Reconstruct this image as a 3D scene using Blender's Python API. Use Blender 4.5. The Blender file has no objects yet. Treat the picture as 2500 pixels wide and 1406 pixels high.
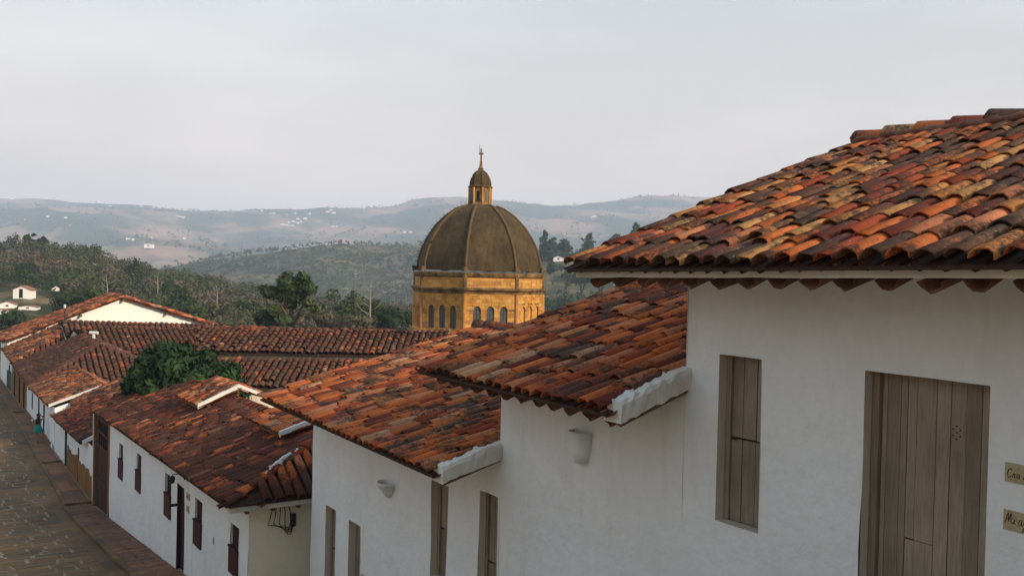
import bpy, math, random
import numpy as np
from mathutils import Vector, Matrix, noise as mnoise
random.seed(7); rng = np.random.default_rng(11)
S = bpy.context.scene
COL = S.collection

HAZE = 2.2e-4
# ------------------------------------------------------------------ camera
FPX, ROLL, TH, PH = 2200.0, 0.024, math.atan(1462 / 2200), 35 / 2200
F0 = Vector((math.sin(TH), math.cos(TH), 0)); RT = Vector((math.cos(TH), -math.sin(TH), 0)); UP = Vector((0, 0, 1))
FW = F0 * math.cos(PH) - UP * math.sin(PH); UC = UP * math.cos(PH) + F0 * math.sin(PH)
cr = RT * math.cos(ROLL) + UC * math.sin(ROLL); cu = UC * math.cos(ROLL) - RT * math.sin(ROLL)
cd = bpy.data.cameras.new('camera'); cam = bpy.data.objects.new('camera', cd); COL.objects.link(cam)
cam.matrix_world = Matrix(((cr.x, cu.x, -FW.x, 0), (cr.y, cu.y, -FW.y, 0), (cr.z, cu.z, -FW.z, 0), (0, 0, 0, 1)))
cd.sensor_width = 36; cd.lens = FPX / 2500 * 36; cd.clip_start = 0.1; cd.clip_end = 30000
S.camera = cam
# ------------------------------------------------------------------ world + sun
SUN_DIR = Vector((0.42, -1.0, 0.52)).normalized()
SUN_EL = math.asin(SUN_DIR.z); SUN_ROT = math.atan2(SUN_DIR.x, SUN_DIR.y)
w = bpy.data.worlds.new('World'); S.world = w; w.use_nodes = True
nt = w.node_tree; nt.nodes.clear()
N = nt.nodes.new; L = nt.links.new
out = N('ShaderNodeOutputWorld'); bg = N('ShaderNodeBackground'); bg.inputs[1].default_value = 0.1
sky = N('ShaderNodeTexSky'); sky.sky_type = 'NISHITA'; sky.sun_disc = False
sky.sun_elevation = SUN_EL; sky.sun_rotation = SUN_ROT; sky.air_density = 1.2; sky.dust_density = 3.0; sky.ozone_density = 1.5
tc = N('ShaderNodeTexCoord'); sp = N('ShaderNodeSeparateXYZ'); L(tc.outputs['Generated'], sp.inputs[0])
ramp = N('ShaderNodeValToRGB'); L(sp.outputs[2], ramp.inputs[0])
ramp.color_ramp.elements[0].position = 0.0; ramp.color_ramp.elements[0].color = (0.750, 0.590, 0.505, 1)
ramp.color_ramp.elements[1].position = 0.34; ramp.color_ramp.elements[1].color = (0.475, 0.528, 0.530, 1)
e = ramp.color_ramp.elements.new(0.8); e.color = (0.320, 0.460, 0.620, 1)
e = ramp.color_ramp.elements.new(0.13); e.color = (0.640, 0.548, 0.496, 1)
mp = N('ShaderNodeMapping'); mp.inputs['Scale'].default_value = (1.0, 1.0, 3.2); L(tc.outputs['Generated'], mp.inputs[0])
nz = N('ShaderNodeTexNoise'); nz.inputs['Scale'].default_value = 2.4; nz.inputs['Detail'].default_value = 5; L(mp.outputs[0], nz.inputs[0])
cl = N('ShaderNodeMapRange'); cl.inputs[1].default_value = 0.38; cl.inputs[2].default_value = 0.64; cl.inputs[3].default_value = 0.90; cl.inputs[4].default_value = 1.09
L(nz.outputs[0], cl.inputs[0])
mu = N('ShaderNodeVectorMath'); mu.operation = 'SCALE'; L(ramp.outputs[0], mu.inputs[0]); L(cl.outputs[0], mu.inputs['Scale'])
m10 = N('ShaderNodeVectorMath'); m10.operation = 'SCALE'; m10.inputs['Scale'].default_value = 10.0; L(mu.outputs[0], m10.inputs[0])
mx = N('ShaderNodeMix'); mx.data_type = 'RGBA'; mx.inputs[0].default_value = 0.86
L(sky.outputs[0], mx.inputs[6]); L(m10.outputs[0], mx.inputs[7]); L(mx.outputs[2], bg.inputs[0]); L(bg.outputs[0], out.inputs[0])
sd = bpy.data.lights.new('sun', 'SUN'); sd.energy = 3.4; sd.angle = math.radians(9); sd.color = (1.0, 0.83, 0.62)
so = bpy.data.objects.new('sun', sd); COL.objects.link(so); so.rotation_euler = SUN_DIR.to_track_quat('Z', 'Y').to_euler()
vs = S.view_settings; vs.view_transform = 'Standard'; vs.look = 'None'; vs.exposure = 0.68; vs.gamma = 1.0; vs.use_curve_mapping = False
S.cycles.max_bounces = 6; S.cycles.volume_bounces = 2; S.cycles.use_denoising = True

# ------------------------------------------------------------------ helpers
WLOC = {}
def V(*a): return Vector(a if len(a) > 1 else a[0])
class MB:
    """collects faces of one mesh"""
    def __init__(s): s.v = []; s.f = []
    def quad(s, *p):
        b = len(s.v); s.v += [tuple(q) for q in p]; s.f.append(tuple(range(b, b + len(p)))); return s
    def box(s, x0, x1, y0, y1, z0, z1):
        return s.hexa([(x0, y0, z0), (x1, y0, z0), (x1, y1, z0), (x0, y1, z0)], [(x0, y0, z1), (x1, y0, z1), (x1, y1, z1), (x0, y1, z1)])
    def hexa(s, lo, hi):
        b = len(s.v); n = len(lo); s.v += [tuple(q) for q in lo] + [tuple(q) for q in hi]
        s.f.append(tuple(b + i for i in reversed(range(n)))); s.f.append(tuple(b + n + i for i in range(n)))
        for i in range(n):
            j = (i + 1) % n; s.f.append((b + i, b + j, b + n + j, b + n + i))
        return s
    def slab(s, poly, up, down):
        """a plate through the polygon, thickened vertically"""
        return s.hexa([(p[0], p[1], p[2] - down) for p in poly], [(p[0], p[1], p[2] + up) for p in poly])
    def tube(s, pts, r, seg=6, caps=True):
        pts = [Vector(p) for p in pts]; b = len(s.v); n = len(pts)
        rs = r if isinstance(r, (list, tuple)) else [r] * n
        for i, p in enumerate(pts):
            t = (pts[min(i + 1, n - 1)] - pts[max(i - 1, 0)]).normalized()
            a = t.orthogonal().normalized() if abs(t.z) > .9 else t.cross(UP).normalized(); c = t.cross(a)
            for k in range(seg):
                q = p + (a * math.cos(2 * math.pi * k / seg) + c * math.sin(2 * math.pi * k / seg)) * rs[i]; s.v.append(tuple(q))
        for i in range(n - 1):
            for k in range(seg):
                k2 = (k + 1) % seg; s.f.append((b + i * seg + k, b + i * seg + k2, b + (i + 1) * seg + k2, b + (i + 1) * seg + k))
        if caps: s.f.append(tuple(b + k for k in reversed(range(seg)))); s.f.append(tuple(b + (n - 1) * seg + k for k in range(seg)))
        return s
    def lathe(s, c, prof, seg=16, ph=0.0, a0=0.0, a1=2 * math.pi, sx=1, sy=1):
        """profile of (radius, z) about a vertical axis"""
        b = len(s.v); full = abs(a1 - a0 - 2 * math.pi) < 1e-6; m = seg if full else seg + 1
        for r, z in prof:
            for k in range(m):
                a = ph + a0 + (a1 - a0) * k / seg; s.v.append((c[0] + r * sx * math.cos(a), c[1] + r * sy * math.sin(a), c[2] + z))
        for i in range(len(prof) - 1):
            for k in range(seg):
                k2 = (k + 1) % m; s.f.append((b + i * m + k, b + i * m + k2, b + (i + 1) * m + k2, b + (i + 1) * m + k))
        return s
def mesh(name, v, f, mat=None, smooth=False):
    me = bpy.data.meshes.new(name); me.from_pydata([tuple(p) for p in v], [], f)
    if mat: me.materials.append(mat)
    if smooth: me.polygons.foreach_set('use_smooth', [True] * len(me.polygons))
    me.update(); return me
def link(name, data, parent=None, loc=None):
    o = bpy.data.objects.new(name, data); COL.objects.link(o)
    base = WLOC[parent.name] if parent else Vector((0, 0, 0))
    wl = Vector(loc) if loc is not None else base.copy()
    if parent: o.parent = parent
    o.location = wl - base; WLOC[o.name] = wl
    return o
def tag(o, label=None, cat=None, group=None, kind=None):
    for k, v in (('label', label), ('category', cat), ('group', group), ('kind', kind)):
        if v: o[k] = v
    return o
def thing(name, loc, label, cat, group=None):
    o = link(name, None, None, loc); o.empty_display_size = .3
    return tag(o, label, cat, group)
def build(name, mb, mat, parent=None, smooth=False, loc=None):
    """mesh given in world coordinates, linked under its thing"""
    wl = Vector(loc) if loc is not None else (WLOC[parent.name] if parent else Vector((0, 0, 0)))
    me = mesh(name, [(p[0] - wl.x, p[1] - wl.y, p[2] - wl.z) for p in mb.v], mb.f, mat, smooth)
    return link(name, me, parent, wl)
def in_view(p, margin=0):
    p = Vector(p); z = p.dot(FW)
    if z < .5: return None
    u = FPX * p.dot(cr) / z; v = -FPX * p.dot(cu) / z
    return (u, v, z) if abs(u) < 1250 + margin and abs(v) < 703 + margin else None

# ------------------------------------------------------------------ materials
MATS = {}
def new_mat(name):
    m = bpy.data.materials.new(name); m.use_nodes = True; nt = m.node_tree; nt.nodes.clear()
    o = nt.nodes.new('ShaderNodeOutputMaterial'); b = nt.nodes.new('ShaderNodeBsdfPrincipled'); nt.links.new(b.outputs[0], o.inputs[0])
    b.inputs['Roughness'].default_value = .85; b.inputs['Specular IOR Level'].default_value = .25
    return m, nt, b
def nd(nt, t, **kw):
    n = nt.nodes.new(t)
    for k, v in kw.items():
        if k in n.inputs: n.inputs[k].default_value = v
        else: setattr(n, k, v)
    return n
def rampn(nt, src, stops, interp='LINEAR'):
    r = nt.nodes.new('ShaderNodeValToRGB'); cr_ = r.color_ramp; cr_.interpolation = interp
    while len(cr_.elements) < len(stops): cr_.elements.new(.5)
    for el, (p, c) in zip(cr_.elements, stops): el.position = p; el.color = (*c, 1) if len(c) == 3 else c
    nt.links.new(src, r.inputs[0]); return r.outputs[0]
def mixc(nt, f, a, b, blend='MIX'):
    m = nt.nodes.new('ShaderNodeMix'); m.data_type = 'RGBA'; m.blend_type = blend
    for sock, val in ((m.inputs[0], f), (m.inputs[6], a), (m.inputs[7], b)):
        if hasattr(val, 'links'): nt.links.new(val, sock)
        elif isinstance(val, (int, float)): sock.default_value = val
        else: sock.default_value = (*val, 1)
    return m.outputs[2]
def mathn(nt, op, a, b=0.0):
    m = nt.nodes.new('ShaderNodeMath'); m.operation = op
    for i, v in enumerate((a, b)):
        if hasattr(v, 'links'): nt.links.new(v, m.inputs[i])
        else: m.inputs[i].default_value = v
    return m.outputs[0]
def noisen(nt, scale, detail=4, rough=.55, coord=None, vec=None):
    n = nt.nodes.new('ShaderNodeTexNoise'); n.inputs['Scale'].default_value = scale; n.inputs['Detail'].default_value = detail; n.inputs['Roughness'].default_value = rough
    if coord is None:
        g = nt.nodes.new('ShaderNodeNewGeometry'); coord = g.outputs['Position']
    if vec:
        mpn = nt.nodes.new('ShaderNodeMapping'); mpn.inputs['Scale'].default_value = vec; nt.links.new(coord, mpn.inputs[0]); coord = mpn.outputs[0]
    nt.links.new(coord, n.inputs[0]); return n.outputs[0]
def bump(nt, b, h, dist, strength=1.0):
    n = nt.nodes.new('ShaderNodeBump'); n.inputs['Strength'].default_value = strength; n.inputs['Distance'].default_value = dist
    nt.links.new(h, n.inputs['Height']); nt.links.new(n.outputs[0], b.inputs['Normal'])
def rnd_value(nt):
    """one random number per object and per loose piece"""
    oi = nt.nodes.new('ShaderNodeObjectInfo'); g = nt.nodes.new('ShaderNodeNewGeometry')
    return mathn(nt, 'FRACT', mathn(nt, 'ADD', oi.outputs['Random'], g.outputs['Random Per Island']))
def plain(name, col, rough=.8, var=.12, scale=6., bmp=0.0, rand=0.0, metal=0.0, spec=.25):
    m, nt, b = new_mat(name)
    n = noisen(nt, scale, 5)
    c = rampn(nt, n, [(.3, tuple(x * (1 - var) for x in col)), (.7, tuple(min(1, x * (1 + var)) for x in col))])
    if rand:
        r = rnd_value(nt); c = mixc(nt, 1.0, c, rampn(nt, r, [(0, (1 - rand,) * 3), (1, (1 + rand,) * 3)]), 'MULTIPLY')
    nt.links.new(c, b.inputs['Base Color']); b.inputs['Roughness'].default_value = rough; b.inputs['Metallic'].default_value = metal; b.inputs['Specular IOR Level'].default_value = spec
    if bmp: bump(nt, b, n, bmp)
    return m
def tile_mat(name, pal, dark, dcol=(.030, .021, .017), lich=.5, nscale=2.2):
    m, nt, b = new_mat(name)
    r = rnd_value(nt); n_ = len(pal)
    c = rampn(nt, r, [(i / n_, p) for i, p in enumerate(pal)], 'CONSTANT')
    r2 = mathn(nt, 'FRACT', mathn(nt, 'MULTIPLY', r, 17.31)); r3 = mathn(nt, 'FRACT', mathn(nt, 'MULTIPLY', r, 43.7))
    c = mixc(nt, 1.0, c, rampn(nt, r3, [(0, (.80, .80, .80)), (1, (1.16, 1.15, 1.12))]), 'MULTIPLY')
    fine = noisen(nt, 15, 7, .72); big = noisen(nt, nscale, 4, .6); huge = noisen(nt, .55, 2)
    c = mixc(nt, 1.0, c, rampn(nt, fine, [(.25, (.62, .6, .58)), (.6, (1.1, 1.1, 1.1))]), 'MULTIPLY')
    s = mathn(nt, 'ADD', mathn(nt, 'MULTIPLY', big, 1.1), mathn(nt, 'MULTIPLY', fine, 1.25))
    s = mathn(nt, 'ADD', s, mathn(nt, 'MULTIPLY', r2, .26)); s = mathn(nt, 'ADD', s, mathn(nt, 'MULTIPLY', huge, .5))
    msk = rampn(nt, mathn(nt, 'MULTIPLY', s, .37), [(.612 - dark, (0, 0, 0)), (.675 - dark, (1, 1, 1))])
    c = mixc(nt, mathn(nt, 'MULTIPLY', msk, .9), c, mixc(nt, fine, dcol, tuple(x * 2.6 for x in dcol)))
    sp_ = noisen(nt, 34, 3, .6); sp2 = noisen(nt, 4.1, 3)
    sm = mathn(nt, 'MULTIPLY', rampn(nt, sp_, [(.60, (0, 0, 0)), (.68, (1, 1, 1))]), rampn(nt, sp2, [(.5, (0, 0, 0)), (.62, (1, 1, 1))]))
    c = mixc(nt, mathn(nt, 'MULTIPLY', sm, lich), c, (.30, .27, .17))
    nt.links.new(c, b.inputs['Base Color']); b.inputs['Roughness'].default_value = .9; b.inputs['Specular IOR Level'].default_value = .15
    bump(nt, b, fine, .012); return m
ORANGE = (.50, .132, .038); PINK = (.49, .180, .088); OCHRE = (.48, .195, .064); RED = (.31, .066, .030); MAROON = (.155, .038, .027); BROWN = (.17, .085, .050); DARK = (.045, .030, .026); YELLOW = (.54, .275, .105); PALE = (.46, .245, .135)
M = MATS
M['tile_a'] = tile_mat('weathered clay tile', [ORANGE, OCHRE, ORANGE, RED, BROWN, ORANGE, PINK, RED, OCHRE, ORANGE, MAROON, PINK, ORANGE, RED, BROWN, YELLOW], .078, lich=.75)
M['tile_b'] = tile_mat('bright clay tile', [ORANGE, PINK, ORANGE, RED, ORANGE, PINK, MAROON, ORANGE, OCHRE, PINK, RED, ORANGE, PALE, RED], .048, lich=.5)
M['tile_c'] = tile_mat('old mossy clay tile', [RED, MAROON, ORANGE, RED, BROWN, RED, MAROON, ORANGE, RED, MAROON, PINK, RED], .108, dcol=(.036, .017, .012), lich=.35)
M['tile_d'] = tile_mat('blackened clay tile', [RED, BROWN, ORANGE, PINK, MAROON, ORANGE, RED, PALE, BROWN, PINK, MAROON, RED], .150, dcol=(.034, .019, .014), lich=.6, nscale=1.3)
M['tile_under'] = plain('dark tile bed', (.05, .03, .022), .95, .3, 8, .02)
M['corbel'] = plain('brown corbel tile', (.14, .070, .045), .9, .35, 9, .01, .3)
def plaster(name, col, var=.05, stain=.0):
    m, nt, b = new_mat(name)
    n1 = noisen(nt, .9, 5, .6); n2 = noisen(nt, 7, 6, .65); n3 = noisen(nt, 2.3, 3)
    c = rampn(nt, n1, [(.3, tuple(x * (1 - var) for x in col)), (.7, col)])
    c = mixc(nt, 1.0, c, rampn(nt, n2, [(.3, (.96, .955, .95)), (.62, (1, 1, 1))]), 'MULTIPLY')
    if stain:
        st = noisen(nt, 1.0, 5, .7, vec=(2.5, 2.5, .45))
        c = mixc(nt, mathn(nt, 'MULTIPLY', rampn(nt, st, [(.54, (0, 0, 0)), (.80, (1, 1, 1))]), stain), c, (.45, .40, .33))
    nt.links.new(c, b.inputs['Base Color']); b.inputs['Roughness'].default_value = .92; b.inputs['Specular IOR Level'].default_value = .12
    bump(nt, b, mathn(nt, 'ADD', n3, mathn(nt, 'MULTIPLY', n2, .35)), .045, .9); return m
M['white'] = plaster('sky-tinted whitewash', (.765, .785, .805), .07, .34)  # white tinted blue: sky light on the shaded fronts put into the colour
M['sunlit_white'] = plaster('sunlit white plaster', (.84, .81, .75), .05, .2)  # the white again, with the gable's warm sunlight put into the colour
M['cream'] = plaster('warm-lit cream plaster', (.86, .78, .60), .06, .12)  # cream deepened: warm light on the long house's end wall put into colour
M['trim'] = plaster('verge plaster', (.74, .71, .65), .22, .65)
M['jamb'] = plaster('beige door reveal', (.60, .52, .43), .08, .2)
M['ochre_wall'] = plaster('ochre dado plaster', (.25, .125, .045), .30, .4)
M['green_paint'] = plain('green paint', (.025, .075, .045), .7, .25, 5)
def wood(name, col, rand=.25, spec=.2):
    m, nt, b = new_mat(name)
    g = noisen(nt, 5, 7, .65, vec=(9, 9, .55)); n2 = noisen(nt, 1.7, 3)
    c = rampn(nt, g, [(.25, tuple(x * .66 for x in col)), (.55, col), (.8, tuple(x * 1.22 for x in col))])
    c = mixc(nt, 1.0, c, rampn(nt, n2, [(.3, (.82, .82, .82)), (.7, (1.1, 1.08, 1.04))]), 'MULTIPLY')
    c = mixc(nt, 1.0, c, rampn(nt, rnd_value(nt), [(0, (1 - rand,) * 3), (1, (1 + rand * .6,) * 3)]), 'MULTIPLY')
    nt.links.new(c, b.inputs['Base Color']); b.inputs['Roughness'].default_value = .75; b.inputs['Specular IOR Level'].default_value = spec
    bump(nt, b, g, .004); return m
M['plank'] = wood('weathered grey brown plank', (.290, .236, .190))
M['red_wood'] = wood('dark red painted wood', (.062, .022, .020), .2)
M['beam'] = wood('old roof timber', (.13, .08, .045))
M['dark'] = plain('dark opening', (.012, .011, .010), .9, .1)
M['iron'] = plain('dark iron', (.03, .03, .03), .6, .2)
M['cable'] = plain('grey cable', (.11, .10, .10), .7, .1)
M['white_metal'] = plain('white painted metal', (.65, .64, .60), .5, .1)
# ------------------------------------------------------------------ tiles and roofs
def tile_data(name, mat, r0, r1, ln, th, seg, arc, flip=False, low=False, wob=0):
    """a half-round clay tile, wide at its lower end (y=0), narrower at its upper end"""
    mb = MB(); rr = random.Random(wob)
    k0 = [rr.uniform(-.05, .05) for _ in range(seg + 1)]
    def ring(r, y, dr, z0, jag=0):
        o = []
        for i in range(seg + 1):
            a = math.radians(90 - arc + 2 * arc * i / seg); q = r * (1 + k0[i] * .5) - dr
            o.append((q * math.cos(a), y + (k0[i] * jag), (q * math.sin(a) - r * math.sin(math.radians(90 - arc))) + z0))
        return o
    A = ring(r0, 0, 0, .0, .5); B = ring(r1, ln, 0, .0)
    if low:
        mb.v = A + B; n = seg + 1; mb.f = [(i, i + 1, n + i + 1, n + i) for i in range(seg)]
    else:
        C = ring(r0, 0, th, .0, .5); D = ring(r1, ln, th, .0); n = seg + 1; mb.v = A + B + C + D
        for i in range(seg):
            mb.f += [(i, i + 1, n + i + 1, n + i), (2 * n + i + 1, 2 * n + i, 3 * n + i, 3 * n + i + 1), (i + 1, i, 2 * n + i, 2 * n + i + 1)]
        mb.f += [(0, n, 3 * n, 2 * n), (seg, 2 * n + seg, 3 * n + seg, n + seg)]
    if flip:
        mb.v = [(x, y, -z) for x, y, z in mb.v]; mb.f = [tuple(reversed(q)) for q in mb.f]
    return mesh(name, mb.v, mb.f, mat, True)
TD = {}
def tiles_for(key, mat, sp, ln, low):
    k = (key, sp, ln, low)
    if k not in TD:
        r = sp * .46; seg = 4 if low else 6
        TD[k] = ([tile_data('roof_tile', mat, r * (1 + j), r * .80, ln, .016, seg, 82, wob=q, low=low) for q, j in enumerate((0, .05, -.05, .09))],
                 [tile_data('pan_tile', mat, r * .85, r * 1.02, ln, .016, max(3, seg - 2), 74, True, wob=9, low=True)])
    return TD[k]
def wobble(p, amp): return amp * mnoise.noise(Vector((p.x * .45, p.y * .45, 1.7))) + amp * .5 * mnoise.noise(Vector((p.x * 1.3, p.y * 1.3, 5.2)))
def tile_plane(roof, poly, key, sp=.232, expo=.58, nparts=0, low=False, seed=1, amp=.035, jit=1.0, lip=.06):
    """cover poly (first edge = eave) with columns of pan and cover tiles; the nparts covers largest in view are objects"""
    rd = random.Random(seed); P = [Vector(p) for p in poly]
    a = (P[1] - P[0]).normalized(); n = a.cross(P[2] - P[0]).normalized()
    if n.z < 0: n = -n
    b = n.cross(a)
    if b.z < 0: b = -b
    ax = b.cross(n)
    uv = [((p - P[0]).dot(a), (p - P[0]).dot(b)) for p in P]
    umin, umax = min(u for u, _ in uv), max(u for u, _ in uv)
    ln = expo * 1.24; covers, pans = tiles_for(key, M[key], sp, ln, low)
    def span(u):
        vs_ = []
        for i in range(len(uv)):
            (u0, v0), (u1, v1) = uv[i], uv[(i + 1) % len(uv)]
            if (u0 - u) * (u1 - u) <= 0 and abs(u1 - u0) > 1e-6: vs_.append(v0 + (v1 - v0) * (u - u0) / (u1 - u0))
        return (min(vs_), max(vs_)) if len(vs_) > 1 else None
    items = []; ncol = max(1, round((umax - umin) / sp)); st = (umax - umin) / ncol
    for c in range(ncol * 2 + 1):
        cover = c % 2 == 1; u = umin + c * st / 2
        s_ = span(min(max(u, umin + .01), umax - .01))
        if not s_: continue
        off = rd.uniform(-.16, .16) * jit; v = s_[0] - lip + (rd.uniform(-.03, .03) * jit if cover else .07); first = True
        while v < s_[1] - .12:
            if v + ln > s_[1] + .06:
                if v - (s_[1] + .06 - ln) > expo * .85 or s_[1] + .06 - ln < s_[0] - lip - .08: break
                v = s_[1] + .06 - ln
            uu = u + rd.gauss(0, .008) * jit
            p = P[0] + a * uu + b * v
            lift = (.028 if cover else .004) * sp / .232
            p = p + n * (wobble(p, amp) + lift + (.0 if not cover else sp * .17))
            tilt = .036 * (1 if cover else .7) * .45 / expo * (sp / .232)
            R3 = Matrix((ax, b, n)).transposed() @ Matrix.Rotation(rd.gauss(0, .020) * jit, 3, 'Z') @ Matrix.Rotation(-tilt + rd.gauss(0, .012) * jit, 3, 'X') @ Matrix.Rotation(rd.gauss(0, .05) * jit, 3, 'Y')
            M4 = R3.to_4x4(); M4.translation = p
            me = rd.choice(covers) if cover else pans[0]
            sc = 0
            if cover and nparts:
                q = in_view(p + b * ln * .5, 25)
                if q: sc = 1 / q[2] ** 2
            items.append((sc, M4, me)); v += expo + rd.uniform(-.03, .03) * jit + (off if first else 0); first = False
    return items
def finish_tiles(roof, items, key, nparts):
    items.sort(key=lambda t: -t[0]); base = WLOC[roof.name]
    solo = [t for t in items[:nparts] if t[0] > 0]; rest = items[len(solo):]
    for _, M4, me in solo:
        o = bpy.data.objects.new('roof_tile', me); COL.objects.link(o); o.parent = roof
        m = M4.copy(); m.translation = m.translation - base; o.matrix_basis = m
    cache = {}; vs_, ls, lt, cnt = [], [], [], 0
    for _, M4, me in rest:
        if me.name not in cache:
            vv = np.empty(len(me.vertices) * 3); me.vertices.foreach_get('co', vv)
            cache[me.name] = (vv.reshape(-1, 3), [list(p.vertices) for p in me.polygons])
        vv, ff = cache[me.name]; A = np.array(M4)
        vs_.append(vv @ A[:3, :3].T + A[:3, 3] - np.array(base)); 
        for q in ff: ls += [x + cnt for x in q]; lt.append(len(q))
        cnt += len(vv)
    if rest:
        co = np.concatenate(vs_); me = bpy.data.meshes.new('tile_courses'); me.vertices.add(cnt); me.vertices.foreach_set('co', co.ravel())
        me.loops.add(len(ls)); me.loops.foreach_set('vertex_index', ls); me.polygons.add(len(lt))
        starts = np.concatenate(([0], np.cumsum(lt)[:-1])); me.polygons.foreach_set('loop_start', starts); me.polygons.foreach_set('loop_total', lt)
        me.polygons.foreach_set('use_smooth', [True] * len(lt)); me.materials.append(M[key]); me.update(); me.validate()
        tag(link('tile_courses', me, roof, base), kind='stuff')
def make_roof(house, slopes, key, nparts=300, under=.035, **kw):
    """slopes: list of (polygon, low, seed); one roof part with its tiles"""
    mb = MB()
    for poly, low, seed in slopes: mb.slab([(p[0], p[1], p[2] - .012) for p in poly], 0, under)
    roof = build('roof', mb, M['tile_under'], house)
    items = []
    for poly, low, seed in slopes:
        items += tile_plane(roof, poly, key, nparts=0 if low else nparts, low=low, seed=seed, **kw)
    finish_tiles(roof, items, key, nparts)
    return roof
def ridge_caps(roof, p0, p1, key, r=.13, ln=.5, seed=3, lift=.07, solo=True):
    rd = random.Random(seed); p0, p1 = Vector(p0), Vector(p1); d = p1 - p0; n = max(1, round(d.length / (ln * .82))); t = d.normalized()
    side = t.cross(UP).normalized(); up = side.cross(t); k = (key, 'ridge', r, ln)
    if k not in TD: TD[k] = [tile_data('ridge_tile', M[key], r * (1 + j), r * .82, ln, .018, 6, 80, wob=20 + q) for q, j in enumerate((0, .08, -.04))]
    base = WLOC[roof.name]
    for i in range(n):
        p = p0 + d * (i / n) + up * (lift + rd.uniform(-.012, .012)) + side * rd.gauss(0, .012)
        R3 = Matrix((side, t, up)).transposed() @ Matrix.Rotation(rd.gauss(0, .03), 3, 'Z') @ Matrix.Rotation(-.05 + rd.gauss(0, .02), 3, 'X')
        o = bpy.data.objects.new('ridge_tile', rd.choice(TD[k])); COL.objects.link(o); o.parent = roof
        M4 = R3.to_4x4(); M4.translation = p - base; o.matrix_basis = M4
def mortar(roof, p0, p1, r, name='ridge_mortar', mat='trim', seed=1):
    """a lumpy line of lime mortar"""
    rd = random.Random(seed); p0, p1 = Vector(p0), Vector(p1); n = max(3, int((p1 - p0).length / .12))
    pts = [p0.lerp(p1, i / n) + Vector((rd.gauss(0, .012), rd.gauss(0, .012), rd.gauss(0, .012))) for i in range(n + 1)]
    return build(name, MB().tube(pts, [r * rd.uniform(.75, 1.25) for _ in pts], 7), M[mat], roof, True)

# ------------------------------------------------------------------ walls with openings
def facade(mb, x, y0, y1, z0, z1, holes, depth=.22, step=.35, amp=.018, seed=1, zt=None):
    """street front in the plane x (facing -x), openings (ya,yb,za,zb) cut out with plastered reveals; zt(y) bends the top"""
    ys = sorted(set([y0, y1] + [h for q in holes for h in q[:2]] + [y0 + (y1 - y0) * i / max(1, int((y1 - y0) / step)) for i in range(int((y1 - y0) / step))]))
    zs = sorted(set([z0, z1] + [h for q in holes for h in q[2:4]] + [z0 + (z1 - z0) * i / max(1, int((z1 - z0) / step)) for i in range(int((z1 - z0) / step))]))
    edge = {}
    for ya, yb, za, zb in [q[:4] for q in holes]:
        for y in (ya, yb):
            for z in zs:
                if za <= z <= zb: edge[(y, z)] = 1
        for z in (za, zb):
            for y in ys:
                if ya <= y <= yb: edge[(y, z)] = 1
    idx = {}; b = len(mb.v); top = zs[-1]
    for i, y in enumerate(ys):
        for j, z in enumerate(zs):
            zz = (zt(y) if z == top else min(z, zt(y) - .002 * (top - z))) if zt else z
            wv = amp * mnoise.noise(Vector((y * .8, z * .8, 4.2))) * 1.6
            jy = jz = 0
            if (y, z) in edge:
                jy = .012 * mnoise.noise(Vector((y * 5, z * 5, 2.2))); jz = .012 * mnoise.noise(Vector((y * 5, z * 5, 7.7)))
            idx[i, j] = len(mb.v); mb.v.append((x + wv, y + jy, zz + jz))
    for i in range(len(ys) - 1):
        for j in range(len(zs) - 1):
            cy, cz = (ys[i] + ys[i + 1]) / 2, (zs[j] + zs[j + 1]) / 2
            if any(q[0] < cy < q[1] and q[2] < cz < q[3] for q in holes): continue
            mb.f.append((idx[i, j], idx[i, j + 1], idx[i + 1, j + 1], idx[i + 1, j]))
    return mb
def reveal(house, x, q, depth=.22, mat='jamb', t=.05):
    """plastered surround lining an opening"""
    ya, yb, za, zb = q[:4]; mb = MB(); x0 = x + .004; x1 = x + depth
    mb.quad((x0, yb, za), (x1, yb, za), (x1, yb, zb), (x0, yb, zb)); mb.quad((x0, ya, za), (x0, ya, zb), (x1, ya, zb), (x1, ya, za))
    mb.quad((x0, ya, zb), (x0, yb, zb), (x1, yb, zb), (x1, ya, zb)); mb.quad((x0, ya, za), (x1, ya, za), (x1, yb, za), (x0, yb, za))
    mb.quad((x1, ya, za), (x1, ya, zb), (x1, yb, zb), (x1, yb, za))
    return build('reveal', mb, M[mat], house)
def planks(parent, x, bounds, za, zb, mat='plank', th=.03, gap=.006, seed=1, name='plank'):
    """boards between successive y bounds; each board one object"""
    rd = random.Random(seed)
    for y0, y1 in zip(bounds[:-1], bounds[1:]):
        lo, hi = min(y0, y1) + gap, max(y0, y1) - gap; d = rd.uniform(0, .009)
        build(name, MB().box(x + d, x + th + d, lo, hi, za + rd.uniform(0, .008), zb - rd.uniform(0, .008)), M[mat], parent)
def body(mb, x0, x1, y0, y1, z0, ze, zr, xr):
    """the three hidden sides of a gabled house (front is the facade)"""
    for y in (y0, y1):
        p = [(x0, y, z0), (x1, y, z0), (x1, y, ze), (xr, y, zr), (x0, y, ze)]
        mb.quad(*(p if y == y0 else p[::-1]))
    mb.quad((x1, y0, z0), (x1, y1, z0), (x1, y1, ze), (x1, y0, ze)); return mb

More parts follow.
